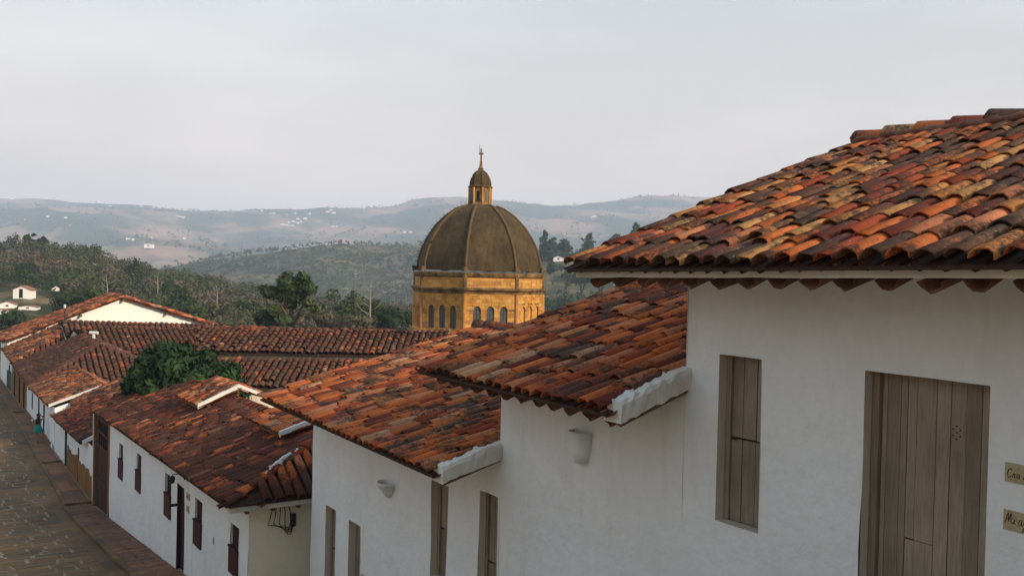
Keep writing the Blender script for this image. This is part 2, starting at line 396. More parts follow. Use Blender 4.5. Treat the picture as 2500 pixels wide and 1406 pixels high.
# ------------------------------------------------------------------ terrain
def lerp_pts(x, pts):
    if x <= pts[0][0]: return pts[0][1]
    for (a, ya), (b_, yb) in zip(pts, pts[1:]):
        if x <= b_: return ya + (yb - ya) * (x - a) / (b_ - a)
    return pts[-1][1]
STREET = [(-40, 9.0), (-10, 1.9), (0, -1.65), (5, -3.45), (12, -6.0), (17.5, -7.55), (20, -8.0), (27.4, -9.15), (38.7, -10.28), (43, -10.68), (95, -10.75), (140, -12)]
def zst(y): return lerp_pts(y, STREET)
NEAR = [(-300, 590), (0, 612), (60, 612), (130, 626), (200, 632), (240, 646), (330, 670), (400, 684), (500, 708), (600, 728), (700, 748), (800, 764), (1000, 780), (2800, 792)]
MID2 = [(-300, 720), (1000, 760), (1200, 640), (1330, 612), (1400, 608), (1480, 598), (1560, 580), (1700, 565), (2000, 560), (2800, 570)]
MID = [(-400, 700), (300, 668), (420, 645), (500, 630), (600, 612), (700, 605), (780, 593), (830, 590), (900, 597), (1000, 598), (1050, 595), (1200, 598), (1400, 615), (2800, 610)]
FAR = [(-600, 470), (0, 482), (150, 487), (330, 500), (430, 508), (550, 513), (700, 511), (800, 508), (900, 501), (960, 497), (1000, 483), (1060, 475), (1130, 473), (1180, 481), (1260, 488), (1330, 495), (1400, 497), (1470, 488), (1570, 474), (1650, 473), (1700, 476), (1760, 485), (1900, 500), (2800, 515)]
def y2h(y, px, z): return (668 + .024 * (px - 1250) - y) * z / 2200
def ground(px, z, X, Y):
    town = zst(min(max(Y, -40), 140)) - .6
    if z < 95: return town
    n1 = y2h(lerp_pts(px, NEAR), px, 350); n2 = y2h(lerp_pts(px, MID2), px, 620); n3 = y2h(lerp_pts(px, MID), px, 1250); n4 = y2h(lerp_pts(px, FAR), px, 4600)
    lay = [(95, town), (150, -15), (350, n1), (440, min(n1, -18) - 8), (620, n2), (800, min(n2, -20) - 25), (1250, n3), (1700, -75), (2600, -70 + .25 * (n4 + 70)), (4600, n4), (5300, n4 * .6), (9500, n4 * .2)]
    h = lerp_pts(z, lay)
    am = max(0, min(1, (z - 130) / 300))
    nz_ = mnoise.fractal(Vector((X / 260, Y / 260, 3.3)), 1.0, 2.0, 4)
    h += am * nz_ * min(9, z * .006)
    if z > 1500:
        k = math.sin(min(1, (z - 1500) / 3100) * math.pi) if z < 4600 else 0
        h += k * 75 * mnoise.fractal(Vector((X / 900, Y / 900, 9.1)), 1.0, 2.0, 5)
    return h
phis = [math.radians(p) for p in list(range(-180, -42, 3)) + [-42 + .3 * i for i in range(281)] + list(range(45, 181, 3))]
ds = [0.5, 4, 8, 12, 16, 20, 25, 30, 36, 42, 50, 58, 66, 76, 86, 95]
while ds[-1] < 6400: ds.append(ds[-1] * 1.052)
tv, tf = [], []
def world_of(px, z):
    r = (px - 1250) / 2200; return F0.x * z + RT.x * r * z, F0.y * z + RT.y * r * z
for d in ds:
    for ph in phis:
        X = d * (F0.x * math.cos(ph) + RT.x * math.sin(ph)); Y = d * (F0.y * math.cos(ph) + RT.y * math.sin(ph))
        pc = max(-.75, min(.75, ph)); px = 1250 + 2200 * math.tan(pc); z = d * math.cos(pc)
        tv.append((X, Y, ground(px, z, X, Y)))
n = len(phis)
for i in range(len(ds) - 1):
    for k in range(n - 1): tf.append((i * n + k, (i + 1) * n + k, (i + 1) * n + k + 1, i * n + k + 1))
m, nt, b = new_mat('dry hillside')
g1 = noisen(nt, .012, 8, .62); g2 = noisen(nt, .05, 6, .65); g3 = noisen(nt, .0042, 6, .6); g4 = noisen(nt, .3, 4)
c = rampn(nt, g1, [(.34, (.050, .062, .030)), (.47, (.085, .082, .045)), (.56, (.155, .120, .072)), (.70, (.21, .150, .095))])
c = mixc(nt, rampn(nt, g2, [(.46, (0, 0, 0)), (.58, (1, 1, 1))]), c, (.036, .048, .024))
gp = nt.nodes.new('ShaderNodeNewGeometry'); vl = nd(nt, 'ShaderNodeVectorMath', operation='LENGTH'); nt.links.new(gp.outputs['Position'], vl.inputs[0])
farm = rampn(nt, mathn(nt, 'MULTIPLY', vl.outputs['Value'], 1 / 5000), [(.37, (0, 0, 0)), (.46, (1, 1, 1))])
g5 = noisen(nt, .0030, 7, .66, vec=(1, .55, 1)); g6 = noisen(nt, .0075, 6, .66, vec=(1, .6, 1))
fld = mixc(nt, rampn(nt, g6, [(.40, (0, 0, 0)), (.6, (1, 1, 1))]), (.23, .185, .12), (.38, .22, .155))
fld = mixc(nt, rampn(nt, g5, [(.47, (1, 1, 1)), (.57, (0, 0, 0))]), fld, (.045, .062, .036))
c = mixc(nt, mathn(nt, 'MULTIPLY', farm, .92), c, fld)
c = mixc(nt, 1.0, c, rampn(nt, g4, [(.3, (.72, .72, .72)), (.7, (1.2, 1.2, 1.2))]), 'MULTIPLY')
nt.links.new(c, b.inputs['Base Color']); b.inputs['Roughness'].default_value = 1; b.inputs['Specular IOR Level'].default_value = 0
terr = link('terrain', mesh('terrain', tv, tf, m, True)); tag(terr, 'dry green and brown hills rolling behind the town', kind='structure')
def gz(px, z):
    X, Y = world_of(px, z); return X, Y, ground(px, z, X, Y)

# ------------------------------------------------------------------ street, kerb, pavement
def kerbx(y): return lerp_pts(y, [(0, 5.4), (29, 5.42), (38.5, 5.46), (47.5, 5.66), (55, 5.71), (68, 5.84), (92, 6.2), (120, 6.3)])
ys_ = [-20 + 1.5 * i for i in range(94)]
mb = MB()
for y0, y1 in zip(ys_, ys_[1:]):
    mb.quad((-3.2, y0, zst(y0) - .004), (kerbx(y0) - .1, y0, zst(y0) - .004), (kerbx(y1) - .1, y1, zst(y1) - .004), (-3.2, y1, zst(y1) - .004))
m, nt, b = new_mat('street mortar')
v_ = nd(nt, 'ShaderNodeTexVoronoi', feature='DISTANCE_TO_EDGE'); v_.inputs['Scale'].default_value = 2.0
g = nt.nodes.new('ShaderNodeNewGeometry'); nt.links.new(g.outputs['Position'], v_.inputs['Vector'])
nn = noisen(nt, 3, 5); nn2 = noisen(nt, .35, 3)
c = rampn(nt, nn, [(.3, (.18, .13, .08)), (.7, (.32, .25, .17))])
nt.links.new(c, b.inputs['Base Color']); bump(nt, b, nn, .02)
MORTAR = m
street = tag(build('street', mb, MORTAR), 'steep street of dark brown stone slabs', kind='structure')
def stone_mat(name, pal):
    m, nt, b = new_mat(name); r = rnd_value(nt)
    c = rampn(nt, r, [(i / len(pal), p) for i, p in enumerate(pal)], 'CONSTANT')
    n1 = noisen(nt, 5, 6, .65); n2 = noisen(nt, .4, 3); n3 = noisen(nt, 24, 4)
    c = mixc(nt, 1.0, c, rampn(nt, n1, [(.3, (.66, .66, .66)), (.7, (1.25, 1.22, 1.15))]), 'MULTIPLY')
    c = mixc(nt, 1.0, c, rampn(nt, n2, [(.35, (.68, .66, .62)), (.65, (1.2, 1.1, .95))]), 'MULTIPLY')
    nt.links.new(c, b.inputs['Base Color']); b.inputs['Roughness'].default_value = .8; bump(nt, b, mathn(nt, 'ADD', n1, mathn(nt, 'MULTIPLY', n3, .4)), .02); return m
M['street_stone'] = stone_mat('street stone', [(.165, .097, .046), (.138, .086, .045), (.185, .107, .048), (.122, .082, .050), (.170, .094, .054)])
M['slab'] = stone_mat('reddish pavement slab', [(.215, .105, .064), (.175, .088, .060), (.240, .122, .070), (.158, .086, .064), (.205, .098, .070)])
M['kerb'] = stone_mat('kerb stone', [(.16, .105, .052), (.135, .085, .045), (.185, .120, .055)])
def stone_row(parent, name, mat, xa, xb, ya, yb, zf, w0, w1, gap, h, rd, out, bev=.02, js=.025):
    x = xa
    while x < xb - .05:
        wd = rd.uniform(w0, w1); x2 = min(xb, x + wd)
        if xb - x2 < w0 * .4: x2 = xb
        j = lambda s=js: rd.uniform(-s, s)
        c4 = [(x + gap + j(), ya + gap + j()), (x2 - gap + j(), ya + gap + j()), (x2 - gap + j(), yb - gap + j()), (x + gap + j(), yb - gap + j())]
        cx, cy = (x + x2) / 2, (ya + yb) / 2; dz = rd.uniform(-.006, .008)
        top = [(cx + (px_ - cx) * (1 - bev / .3), cy + (py_ - cy) * (1 - bev / .3)) for px_, py_ in c4]
        lo = [(p[0], p[1], zf(p[1]) - .06) for p in c4]; md = [(p[0], p[1], zf(p[1]) + h * .45 + dz) for p in c4]; hi = [(p[0], p[1], zf(p[1]) + h + dz) for p in top]
        out.append((Vector((cx, cy, zf(cy))), lo, md, hi)); x = x2
def emit_stones(parent, name, stuff, mat, lst, limit):
    sc = []
    for it in lst:
        q = in_view(it[0], 15); sc.append((1 / q[2] ** 2 if q else 0, it))
    sc.sort(key=lambda t: -t[0]); rest = MB()
    def put(mb, it):
        b_ = len(mb.v); mb.v += it[1] + it[2] + it[3]
        for k in range(4):
            k2 = (k + 1) % 4; mb.f += [(b_ + k, b_ + k2, b_ + 4 + k2, b_ + 4 + k), (b_ + 4 + k, b_ + 4 + k2, b_ + 8 + k2, b_ + 8 + k)]
        mb.f.append((b_ + 8, b_ + 9, b_ + 10, b_ + 11))
    for i, (s_, it) in enumerate(sc):
        if i < limit and s_ > 0:
            mb = MB(); put(mb, it); build(name, mb, M[mat], parent)
        else: put(rest, it)
    if rest.v: tag(build(stuff, rest, M[mat], parent), kind='stuff')
rd = random.Random(5); lst = []; y = 22.0
while y < 84:
    d = rd.uniform(.40, .78); stone_row(street, '', '', 0.2 + rd.uniform(0, .9), kerbx(y) - .30, y, y + d, zst, .5, 1.35, .040, .004, rd, lst, .006, .05); y += d
emit_stones(street, 'paving_stone', 'paving_stones', 'street_stone', lst, 300)
# smooth gutter strip beside the kerb
mb = MB()
for y0, y1 in zip(ys_, ys_[1:]):
    mb.quad((kerbx(y0) - .42, y0, zst(y0) + .012), (kerbx(y0) - .01, y0, zst(y0) + .006), (kerbx(y1) - .01, y1, zst(y1) + .006), (kerbx(y1) - .42, y1, zst(y1) + .012))
build('gutter', mb, M['street_stone'], street)
def zpv(y): return zst(y) + .16 - (.10 if 43.4 < y < 53 else 0) - (.16 if 53 <= y < 71.5 else 0) * .8 + (.05 if y >= 71.5 else 0)
mb = MB()
for y0, y1 in zip(ys_, ys_[1:]):
    if y1 < 0: continue
    mb.hexa([(kerbx(y0) + .14, y0, zst(y0) - .5), (8.2, y0, zst(y0) - .5), (8.2, y1, zst(y1) - .5), (kerbx(y1) + .14, y1, zst(y1) - .5)],
            [(kerbx(y0) + .14, y0, zst(y0) + .10), (8.2, y0, zst(y0) + .10), (8.2, y1, zst(y1) + .10), (kerbx(y1) + .14, y1, zst(y1) + .10)])
pav = tag(build('pavement', mb, MORTAR), 'raised pavement of reddish slabs below the white fronts', kind='structure')
lst = []; y = 22.0
while y < 95:
    near = y < 43; d = rd.uniform(.24, .32) if near else rd.uniform(.7, 1.3)
    stone_row(pav, '', '', kerbx(y) + .15, 6.64 if y > 20.8 else 7.8, y, y + d, lambda q: zst(q) + .12, .36 if near else .55, .52 if near else 1.2, .008, .022, rd, lst, .012, .012); y += d
emit_stones(pav, 'pavement_slab', 'pavement_slabs', 'slab', lst, 300)
lst = []; y = 22.0
while y < 95:
    d = rd.uniform(.7, 1.3); zf = lambda q: zst(q) - .02
    c4 = [(kerbx(y) - .02, y + .008), (kerbx(y) + .145, y + .008), (kerbx(y + d) + .145, y + d - .008), (kerbx(y + d) - .02, y + d - .008)]
    lst.append((Vector((kerbx(y), y, zst(y))), [(p[0], p[1], zst(p[1]) - .3) for p in c4], [(p[0] + (.0 if i in (1, 2) else .01), p[1], zst(p[1]) + .13) for i, p in enumerate(c4)],
                [(p[0] + (-.01 if i in (1, 2) else .03), p[1], zst(p[1]) + .155 + rd.uniform(-.006, .01)) for i, p in enumerate(c4)])); y += d
emit_stones(pav, 'kerb_stone', 'kerb_stones', 'kerb', lst, 300)
for ys in (43.3, 53.0, 71.8):
    build('pavement_step', MB().hexa([(kerbx(ys) + .02, ys - .25, zst(ys) - .2), (6.66, ys - .25, zst(ys) - .2), (6.66, ys + .02, zst(ys) - .2), (kerbx(ys) + .02, ys + .02, zst(ys) - .2)],
                                   [(kerbx(ys) + .02, ys - .25, zst(ys) + .24), (6.66, ys - .25, zst(ys) + .24), (6.66, ys + .02, zst(ys) + .24), (kerbx(ys) + .02, ys + .02, zst(ys) + .24)]), M['kerb'], pav)

# ------------------------------------------------------------------ the three white houses stepping down (front plane x = 7.83)
XF = 7.83
def eave_band(house, roof, e0, e1, slope, x_end=XF, front=.13, th=.14, corbels=True):
    """white plastered eave slab under the tiles and the corbel tiles that carry it; e0/e1 eave ends (near, far)"""
    mb = MB(); e0, e1 = Vector(e0), Vector(e1); n = max(2, int(abs(e1.y - e0.y) / .3)); b0 = 0
    ring = []
    for i in range(n + 1):
        p = e0.lerp(e1, i / n); q = .010 * mnoise.noise(Vector((p.y * 2.1, 0, 3))); xa = p.x + front + q
        z0 = p.z + slope * front - .05; z1 = p.z + slope * (x_end - p.x) - .05
        ring.append([(xa, p.y, z0 - th + q), (xa, p.y, z0), (x_end + .02, p.y, z1), (x_end + .02, p.y, z1 - th)])
    for r_ in ring: mb.v += r_
    for i in range(n):
        for k in range(4):
            k2 = (k + 1) % 4; mb.f.append((i * 4 + k, (i + 1) * 4 + k, (i + 1) * 4 + k2, i * 4 + k2))
    mb.f += [(0, 1, 2, 3), tuple(n * 4 + k for k in (3, 2, 1, 0))]
    build('eave_plaster', mb, M['trim'], house)
    if not corbels: return
    key = ('corbel',)
    if key not in TD: TD[key] = [tile_data('corbel_tile', M['corbel'], .120, .092, 1.02, .016, 6, 80, True, wob=40 + q) for q in range(3)]
    rd = random.Random(int(e0.y * 10)); y = min(e0.y, e1.y) + .2
    while y < max(e0.y, e1.y) - .08:
        t = (y - e0.y) / (e1.y - e0.y); p = e0.lerp(e1, t); xs = p.x + front + .06 + rd.uniform(-.02, .02)
        z = p.z + slope * (xs - p.x) - .05 - th - .045
        sl2 = slope - .04; bdir = Vector((1, 0, sl2)).normalized(); nn_ = Vector((-sl2, 0, 1)).normalized(); axx = bdir.cross(nn_)
        R3 = Matrix((axx, bdir, nn_)).transposed() @ Matrix.Rotation(rd.gauss(0, .05), 3, 'Z') @ Matrix.Rotation(rd.gauss(0, .03), 3, 'X')
        o = bpy.data.objects.new('corbel_tile', rd.choice(TD[key])); COL.objects.link(o); o.parent = house
        M4 = R3.to_4x4(); M4.translation = Vector((xs, y, z)) - WLOC[house.name]; o.matrix_basis = M4; y += rd.uniform(.33, .43)
def white_house(label, y0, y1, eave_near, eave_far, slope, xr, key, seeds, holes, nparts=300, front=.13, th=.14, corbels=True):
    """eave_near/far: eave end points; wall from y0 to y1"""
    h = thing('house', (XF, (y0 + y1) / 2, zst((y0 + y1) / 2)), label, 'house')
    zt = lambda y: lerp_pts(y, sorted([(eave_near[1], eave_near[2]), (eave_far[1], eave_far[2])])) + slope * (XF - eave_near[0]) - .10
    mb = MB(); facade(mb, XF, y0, y1, zst(y1) - 1.0, max(zt(y0), zt(y1)), holes, seed=seeds, zt=zt)
    zr = eave_far[2] + slope * (xr - eave_far[0]) - .1; xb = xr + (xr - XF)
    body(mb, XF, xb, y0 + .003, y1 - .003, zst(y1) - 1, zt(y1), zr, xr)
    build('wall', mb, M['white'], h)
    rn = (xr, eave_near[1], eave_near[2] + slope * (xr - eave_near[0])); rf = (xr, eave_far[1], eave_far[2] + slope * (xr - eave_far[0]))
    bx = xr + (xr - eave_near[0])
    roof = make_roof(h, [([eave_far, eave_near, rn, rf], False, seeds), ([(bx, eave_near[1], eave_near[2]), (bx, eave_far[1], eave_far[2]), rf, rn], True, seeds + 50)], key, nparts)
    ridge_caps(roof, rf, rn, key, r=.165, ln=.62, seed=seeds, lift=.135)
    mortar(roof, (rf[0] - .14, rf[1], rf[2] + .10), (rn[0] - .14, rn[1], rn[2] + .10), .05, mat='corbel', seed=seeds)
    eave_band(h, roof, eave_near, eave_far, slope, front=front, th=th, corbels=corbels)
    return h, roof
def shutter_window(house, q, split, cols, seed, lx=.16):
    """plank shutter set in a plastered recess: upper and lower boards"""
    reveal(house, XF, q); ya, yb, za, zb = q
    win = build('window_shutter', MB().box(XF + lx + .035, XF + lx + .05, ya + .004, yb - .004, za + .004, zb - .004), M['dark'], house)
    post = yb - .075
    build('window_frame', MB().box(XF + lx - .03, XF + lx + .034, post, yb - .004, za + .004, zb - .004), M['plank'], win)
    bd = [post - (post - ya - .006) * c for c in cols]
    planks(win, XF + lx, bd, za + .008, split - .008, seed=seed); planks(win, XF + lx, bd, split + .008, zb - .012, seed=seed + 7)
    build('latch', MB().box(XF + lx - .006, XF + lx + .012, post - .085, post - .005, split - .022, split + .012), M['iron'], win)
    return win
# topmost house, nearest the camera
hA_holes = [(6.75, 7.385, -2.815, -.88), (4.21, 5.455, -3.50, -.87)]
hA, rA = white_house('nearest white house with weathered mixed orange roof and wide plank door', .8, 7.93, (6.63, 1.0, .20), (6.63, 8.77, .08), .358, 12.23, 'tile_a', 1, hA_holes, front=.13, th=.105)
shutter_window(hA, hA_holes[0], -1.845, (0, .30, .66, 1), 3)
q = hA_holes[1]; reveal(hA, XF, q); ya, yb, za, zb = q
door = build('door', MB().box(XF + .205, XF + .215, ya + .004, yb - .004, za + .004, zb - .004), M['dark'], hA)
build('door_frame', MB().box(XF + .12, XF + .20, yb - .085, yb - .004, za + .004, zb - .004), M['plank'], door)
bw = [990, 1015, 1080, 1112, 1155, 1243, 1305, 1370, 1435, 1502]; bd = [5.365 - (b_ - 990) / 512 * 1.15 for b_ in bw]
planks(door, XF + .165, bd[:4], za + .01, zb - .015, seed=11, gap=.003); planks(door, XF + .165, bd[3:6], -2.45, zb - .015, seed=12, gap=.003); planks(door, XF + .165, bd[3:6], za + .01, -2.456, seed=15, gap=.003)
planks(door, XF + .165, bd[5:], za + .01, zb - .015, seed=13, gap=.003)
for i, (dy, dz) in enumerate(((0, .06), (.035, .03), (-.035, .03), (0, 0), (.035, -.03), (-.035, -.03), (0, -.06))):
    build('bolt_hole', MB().tube([(XF + .150, 4.595 + dy, -1.36 + dz), (XF + .164, 4.595 + dy, -1.36 + dz)], .006, 6), M['iron'], door)
build('door_knob', MB().tube([(XF + .12, 4.53, -2.70), (XF + .14, 4.53, -2.70), (XF + .166, 4.53, -2.70)], [.012, .020, .010], 8), M['iron'], door)
# second house
hB, rB = white_house('second white house down the slope, with bright orange roof and blank front', 7.93, 12.0, (6.63, 7.97, -1.57), (6.63, 12.57, -1.56), .315, 11.6, 'tile_b', 2, [], front=.17, th=.085)
# third house
hC_holes = [(12.05, 12.60, -5.45, -3.58), (13.64, 14.23, -5.47, -3.74), (17.28, 17.88, -7.65, -5.345), (18.60, 19.19, -7.2, -5.32)]
hC, rC = white_house('third white house down the slope, orange roof, four narrow plank openings', 12.0, 20.03, (6.63, 12.06, -3.10), (6.63, 20.27, -2.99), .262, 12.4, 'tile_b', 4, hC_holes, front=.62, th=.075, corbels=False)
shutter_window(hC, hC_holes[0], -4.75, (0, .36, .72, 1), 21); shutter_window(hC, hC_holes[1], -4.60, (0, .34, .68, 1), 22); shutter_window(hC, hC_holes[3], -6.30, (0, .34, .68, 1), 23)
q = hC_holes[2]; reveal(hC, XF, q); dr = build('door', MB().box(XF + .20, XF + .21, q[0] + .004, q[1] - .004, q[2], q[3] - .004), M['dark'], hC)
planks(dr, XF + .16, [q[1] - .01, q[1] - .2, q[1] - .4, q[0] + .01], q[2] + .01, q[3] - .01, seed=25, gap=.003)
# plastered near verges of the second and third roofs, where they run into the next house up
def verge_plaster(house, y, z_e, slope, seed):
    mb = MB(); rd = random.Random(seed); n = 14; ring = []
    for i in range(n + 1):
        x = 6.74 + (XF + .02 - 6.74) * i / n; z = z_e + slope * (x - 6.63)
        j = lambda s=.014: rd.uniform(-s, s)
        ring.append([(x, y - .16 + j(), z - .15 + j()), (x, y - .175 + j(), z + .055 + j()), (x, y - .13 + j(), z + .105 + j(.016)), (x, y + .08 + j(.05), z + .115 + j(.016)), (x, y + .16, z - .15)])
    for r_ in ring: mb.v += r_
    for i in range(n):
        for k in range(5):
            k2 = (k + 1) % 5; mb.f.append((i * 5 + k, (i + 1) * 5 + k, (i + 1) * 5 + k2, i * 5 + k2))
    mb.f += [(0, 1, 2, 3, 4), tuple(n * 5 + k for k in (4, 3, 2, 1, 0))]
    build('verge_plaster', mb, M['trim'], house)
    build('verge_tile', MB().tube([(6.80, y - .07, z_e + slope * .17 - .165), (XF, y - .07, z_e + slope * 1.2 - .165)], [.06, .05], 8), M['corbel'], house, True)
verge_plaster(hB, 8.0, -1.57, .315, 3); verge_plaster(hC, 12.09, -3.10, .262, 4)
# wall lamps: half cones of white plaster, open on top
def wall_lamp(y, zt_, zb_, rt, rb, label):
    t = thing('wall_lamp', (XF, y, zb_), label, 'wall lamp'); h = zt_ - zb_
    prof = [(.001, 0), (rb, .0), (rb + (rt - rb) * .55, h * .45), (rt, h), (rt - .02, h), (rt - .03, h * .6), (.001, h * .55)]
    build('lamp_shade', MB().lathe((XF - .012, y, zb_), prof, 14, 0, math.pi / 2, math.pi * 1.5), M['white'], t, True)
    build('lamp_bulb', MB().lathe((XF - rt * .5, y, zb_ + h * .56), [(.001, 0), (.02, .01), (.028, .05), (.015, .08), (.001, .09)], 8), M['white_metal'], t, True)
wall_lamp(9.88, -2.17, -2.61, .21, .12, 'half-cone plaster wall lamp on the second house front')
wall_lamp(15.95, -4.13, -4.43, .25, .06, 'small bowl plaster wall lamp on the third house front')
# ceramic plaques beside the door
m, nt, b = new_mat('glazed sandy ceramic'); n1 = noisen(nt, 14, 5, .7)
nt.links.new(rampn(nt, n1, [(.3, (.27, .21, .11)), (.55, (.42, .35, .22)), (.75, (.33, .23, .13))]), b.inputs['Base Color']); b.inputs['Roughness'].default_value = .45; M['ceramic'] = m
M['ink'] = plain('dark brown script', (.03, .018, .012), .6, .1)
LET = {'C': [[(.75, .8), (.55, .98), (.25, .85), (.12, .45), (.28, .08), (.6, .1), (.85, .3)]], 'r': [[(0, .1), (.2, .5), (.3, .55), (.35, .45), (.6, .5), (.55, .15), (.8, .1)]],
       'a': [[(.7, .5), (.35, .55), (.1, .3), (.25, .05), (.6, .2), (.7, .5), (.68, .15), (.95, .08)]], '8': [[(.6, .9), (.3, .95), (.2, .75), (.6, .4), (.6, .1), (.3, .02), (.15, .25), (.55, .6), (.75, .8), (.6, .9)]],
       'M': [[(0, .05), (.2, .8), (.3, .95), (.36, .4), (.42, .25), (.6, .85), (.68, .95), (.7, .4), (.8, .1), (1.0, .2)]], 'i': [[(0, .1), (.25, .5), (.3, .15), (.6, .1)], [(.3, .72), (.34, .76)]],
       'j': [[(0, .2), (.35, .5), (.3, -.25), (.05, -.4), (.0, -.2), (.6, .15)], [(.4, .72), (.44, .76)]]}
def plaque(zc, hgt, wid, word, cw, ch, label, y1=4.06, lean=.15, oz=0):
    t = thing('plaque', (XF - .02, y1 - wid / 2, zc - hgt / 2), label, 'plaque')
    build('ceramic_tile', MB().hexa([(XF + .004, y1, zc - hgt / 2), (XF + .004, y1 - wid, zc - hgt / 2), (XF - .016, y1 - wid + .004, zc - hgt / 2 + .004), (XF - .016, y1 - .004, zc - hgt / 2 + .004)],
                                  [(XF + .004, y1, zc + hgt / 2), (XF + .004, y1 - wid, zc + hgt / 2), (XF - .016, y1 - wid + .004, zc + hgt / 2 - .004), (XF - .016, y1 - .004, zc + hgt / 2 - .004)]), M['ceramic'], t)
    x = .018
    for ch_ in word:
        if ch_ != ' ':
            k = cw * (1.25 if ch_ in 'CM' else .8); mb = MB(); sc_ = ch * (1 if ch_ in 'CM8' else 1)
            for st in LET[ch_]: mb.tube([(XF - .0175, y1 - (x + (px_ + lean * py_) * k), zc - hgt * .28 + oz + py_ * sc_) for px_, py_ in st], .0032, 5)
            build('letter', mb, M['ink'], t); x += k * 1.02
        else: x += cw * .55
plaque(-1.593, .165, .30, 'Cra 8a', .040, .085, 'upper ceramic plaque with script Cra 8a beside the wide door')
plaque(-2.0, .175, .30, 'Miaj', .052, .105, 'lower ceramic plaque with script Miaj beside the wide door', oz=.015)
t = thing('plaque', (XF - .01, 17.05, -6.47), 'small sandy plaque right of the third house door', 'plaque')
build('ceramic_tile', MB().box(XF - .018, XF + .004, 16.95, 17.16, -6.46, -6.30), M['ceramic'], t)
for k in range(3): build('engraved_line', MB().box(XF - .021, XF - .018, 16.99, 17.12, -6.43 + k * .042, -6.415 + k * .042), M['ink'], t)

# ------------------------------------------------------------------ fourth house: long low street front, hipped end, end wall towards us
X4 = 6.66
h4 = thing('house', (X4, 30, zst(30)), 'long low white house with dark maroon roof and five red shuttered windows', 'house')
w4 = [(21.75, 22.45, -7.55, -6.35), (25.1, 25.85, -7.75, -6.48), (28.65, 29.4, -7.78, -6.48), (33.0, 33.8, -7.92, -6.64), (36.2, 37.0, -8.13, -6.82)]
d4 = (27.0, 27.9, -9.3, -6.50); g4h = (38.95, 42.75, -10.9, -6.45)
zt4 = lambda y: lerp_pts(y, [(20.4, -5.55), (42.9, -6.35)])
mb = MB(); facade(mb, X4, 21.0, 43.1, -11.5, -5.5, w4 + [d4, g4h], seed=8, zt=zt4, step=.5)
mb.quad((12.2, 21.0, -11), (12.2, 43.1, -11.5), (12.2, 43.1, -6.4), (12.2, 21, -5.6)); mb.quad((X4, 43.1, -11.5), (12.2, 43.1, -11.5), (12.2, 43.1, -6.6), (9.9, 43.1, -5.45), (X4, 43.1, -6.65))
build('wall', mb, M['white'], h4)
mb = MB(); mb.quad((X4, 21.0, -11), (X4, 21, -5.62), (11.9, 21, -5.62), (11.9, 21, -11)); build('end_wall', mb, M['cream'], h4)
def sh_win(house, q, x):
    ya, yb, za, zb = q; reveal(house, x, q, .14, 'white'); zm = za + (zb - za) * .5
    wn = build('window', MB().box(x + .10, x + .13, ya, yb, za, zb), M['red_wood'], house)
    for yy in (ya + .02, (ya + yb) / 2 - .02, yb - .06): build('shutter_stile', MB().box(x + .06, x + .10, yy, yy + .04, zm, zb - .01), M['red_wood'], wn)
    n = 7
    for i in range(n):
        z = zm + (zb - zm) * (i + .4) / n; build('louvre', MB().hexa([(x + .065, ya + .06, z), (x + .098, ya + .06, z + .03), (x + .098, yb - .06, z + .03), (x + .065, yb - .06, z)], [(x + .065, ya + .06, z + .02), (x + .098, ya + .06, z + .05), (x + .098, yb - .06, z + .05), (x + .065, yb - .06, z + .02)]), M['red_wood'], wn)
    build('balustrade', MB().box(x - .045, x + .05, ya - .01, yb + .01, za - .02, zm), M['red_wood'], wn)
    build('rail', MB().box(x - .06, x + .05, ya - .03, yb + .03, zm, zm + .05), M['red_wood'], wn)
for q in w4: sh_win(h4, q, X4)
ya, yb, za, zb = d4; reveal(h4, X4, d4, .2, 'red_wood'); dr = build('door', MB().box(X4 + .19, X4 + .198, ya, yb, za, zb), M['dark'], h4)
planks(dr, X4 + .13, [ya + .01 + (yb - ya - .02) * i / 4 for i in range(5)], za, zb - .02, 'red_wood', seed=3)
build('projecting_beam', MB().box(X4 - .42, X4 + .12, ya + .02, ya + .06, -6.98, -6.90), M['red_wood'], dr)  # wooden beam projecting from the wall, as for a hanging sign
# tall carriage gate
gate = build('gate', MB().box(X4 + .16, X4 + .17, g4h[0], g4h[1], g4h[2], g4h[3]), M['dark'], h4)
nb = 12; yy = [g4h[0] + .25 + (g4h[1] - g4h[0] - .5) * i / nb for i in range(nb + 1)]
planks(gate, X4 + .06, yy, -10.62, -7.75, 'red_wood', seed=30, gap=.012)
for i in range(0, nb, 2): build('gate_bar', MB().box(X4 + .05, X4 + .10, yy[i] - .035, yy[i] + .035, -7.7, -6.45), M['red_wood'], gate)
for z in (-7.75, -7.15, -6.6, -9.2): build('gate_rail', MB().box(X4 + .03, X4 + .058, yy[0], yy[-1], z - .06, z + .06), M['red_wood'], gate)
for y0 in (g4h[0] - .02, g4h[1] - .24): build('gate_pier', MB().box(X4 - .03, X4 + .18, y0, y0 + .26, -11.2, -6.3), M['ochre_wall'], h4)
E0, E1, R1, R0 = (5.93, 20.4, -5.40), (6.55, 42.9, -6.42), (10.0, 42.9, -5.06), (8.85, 22.0, -4.33)
B0, B1 = (11.6, 20.4, -5.45), (13.2, 42.9, -6.45)
r4 = make_roof(h4, [([E1, E0, R0, R1], False, 41), ([E0, B0, R0], False, 42), ([B0, B1, R1, R0], True, 43)], 'tile_c', 300, sp=.275, expo=.56, amp=.05, jit=1.3)
ridge_caps(r4, R0, R1, 'tile_c', r=.16, ln=.5, seed=5); ridge_caps(r4, E0, R0, 'tile_c', r=.15, ln=.5, seed=6, lift=.04)
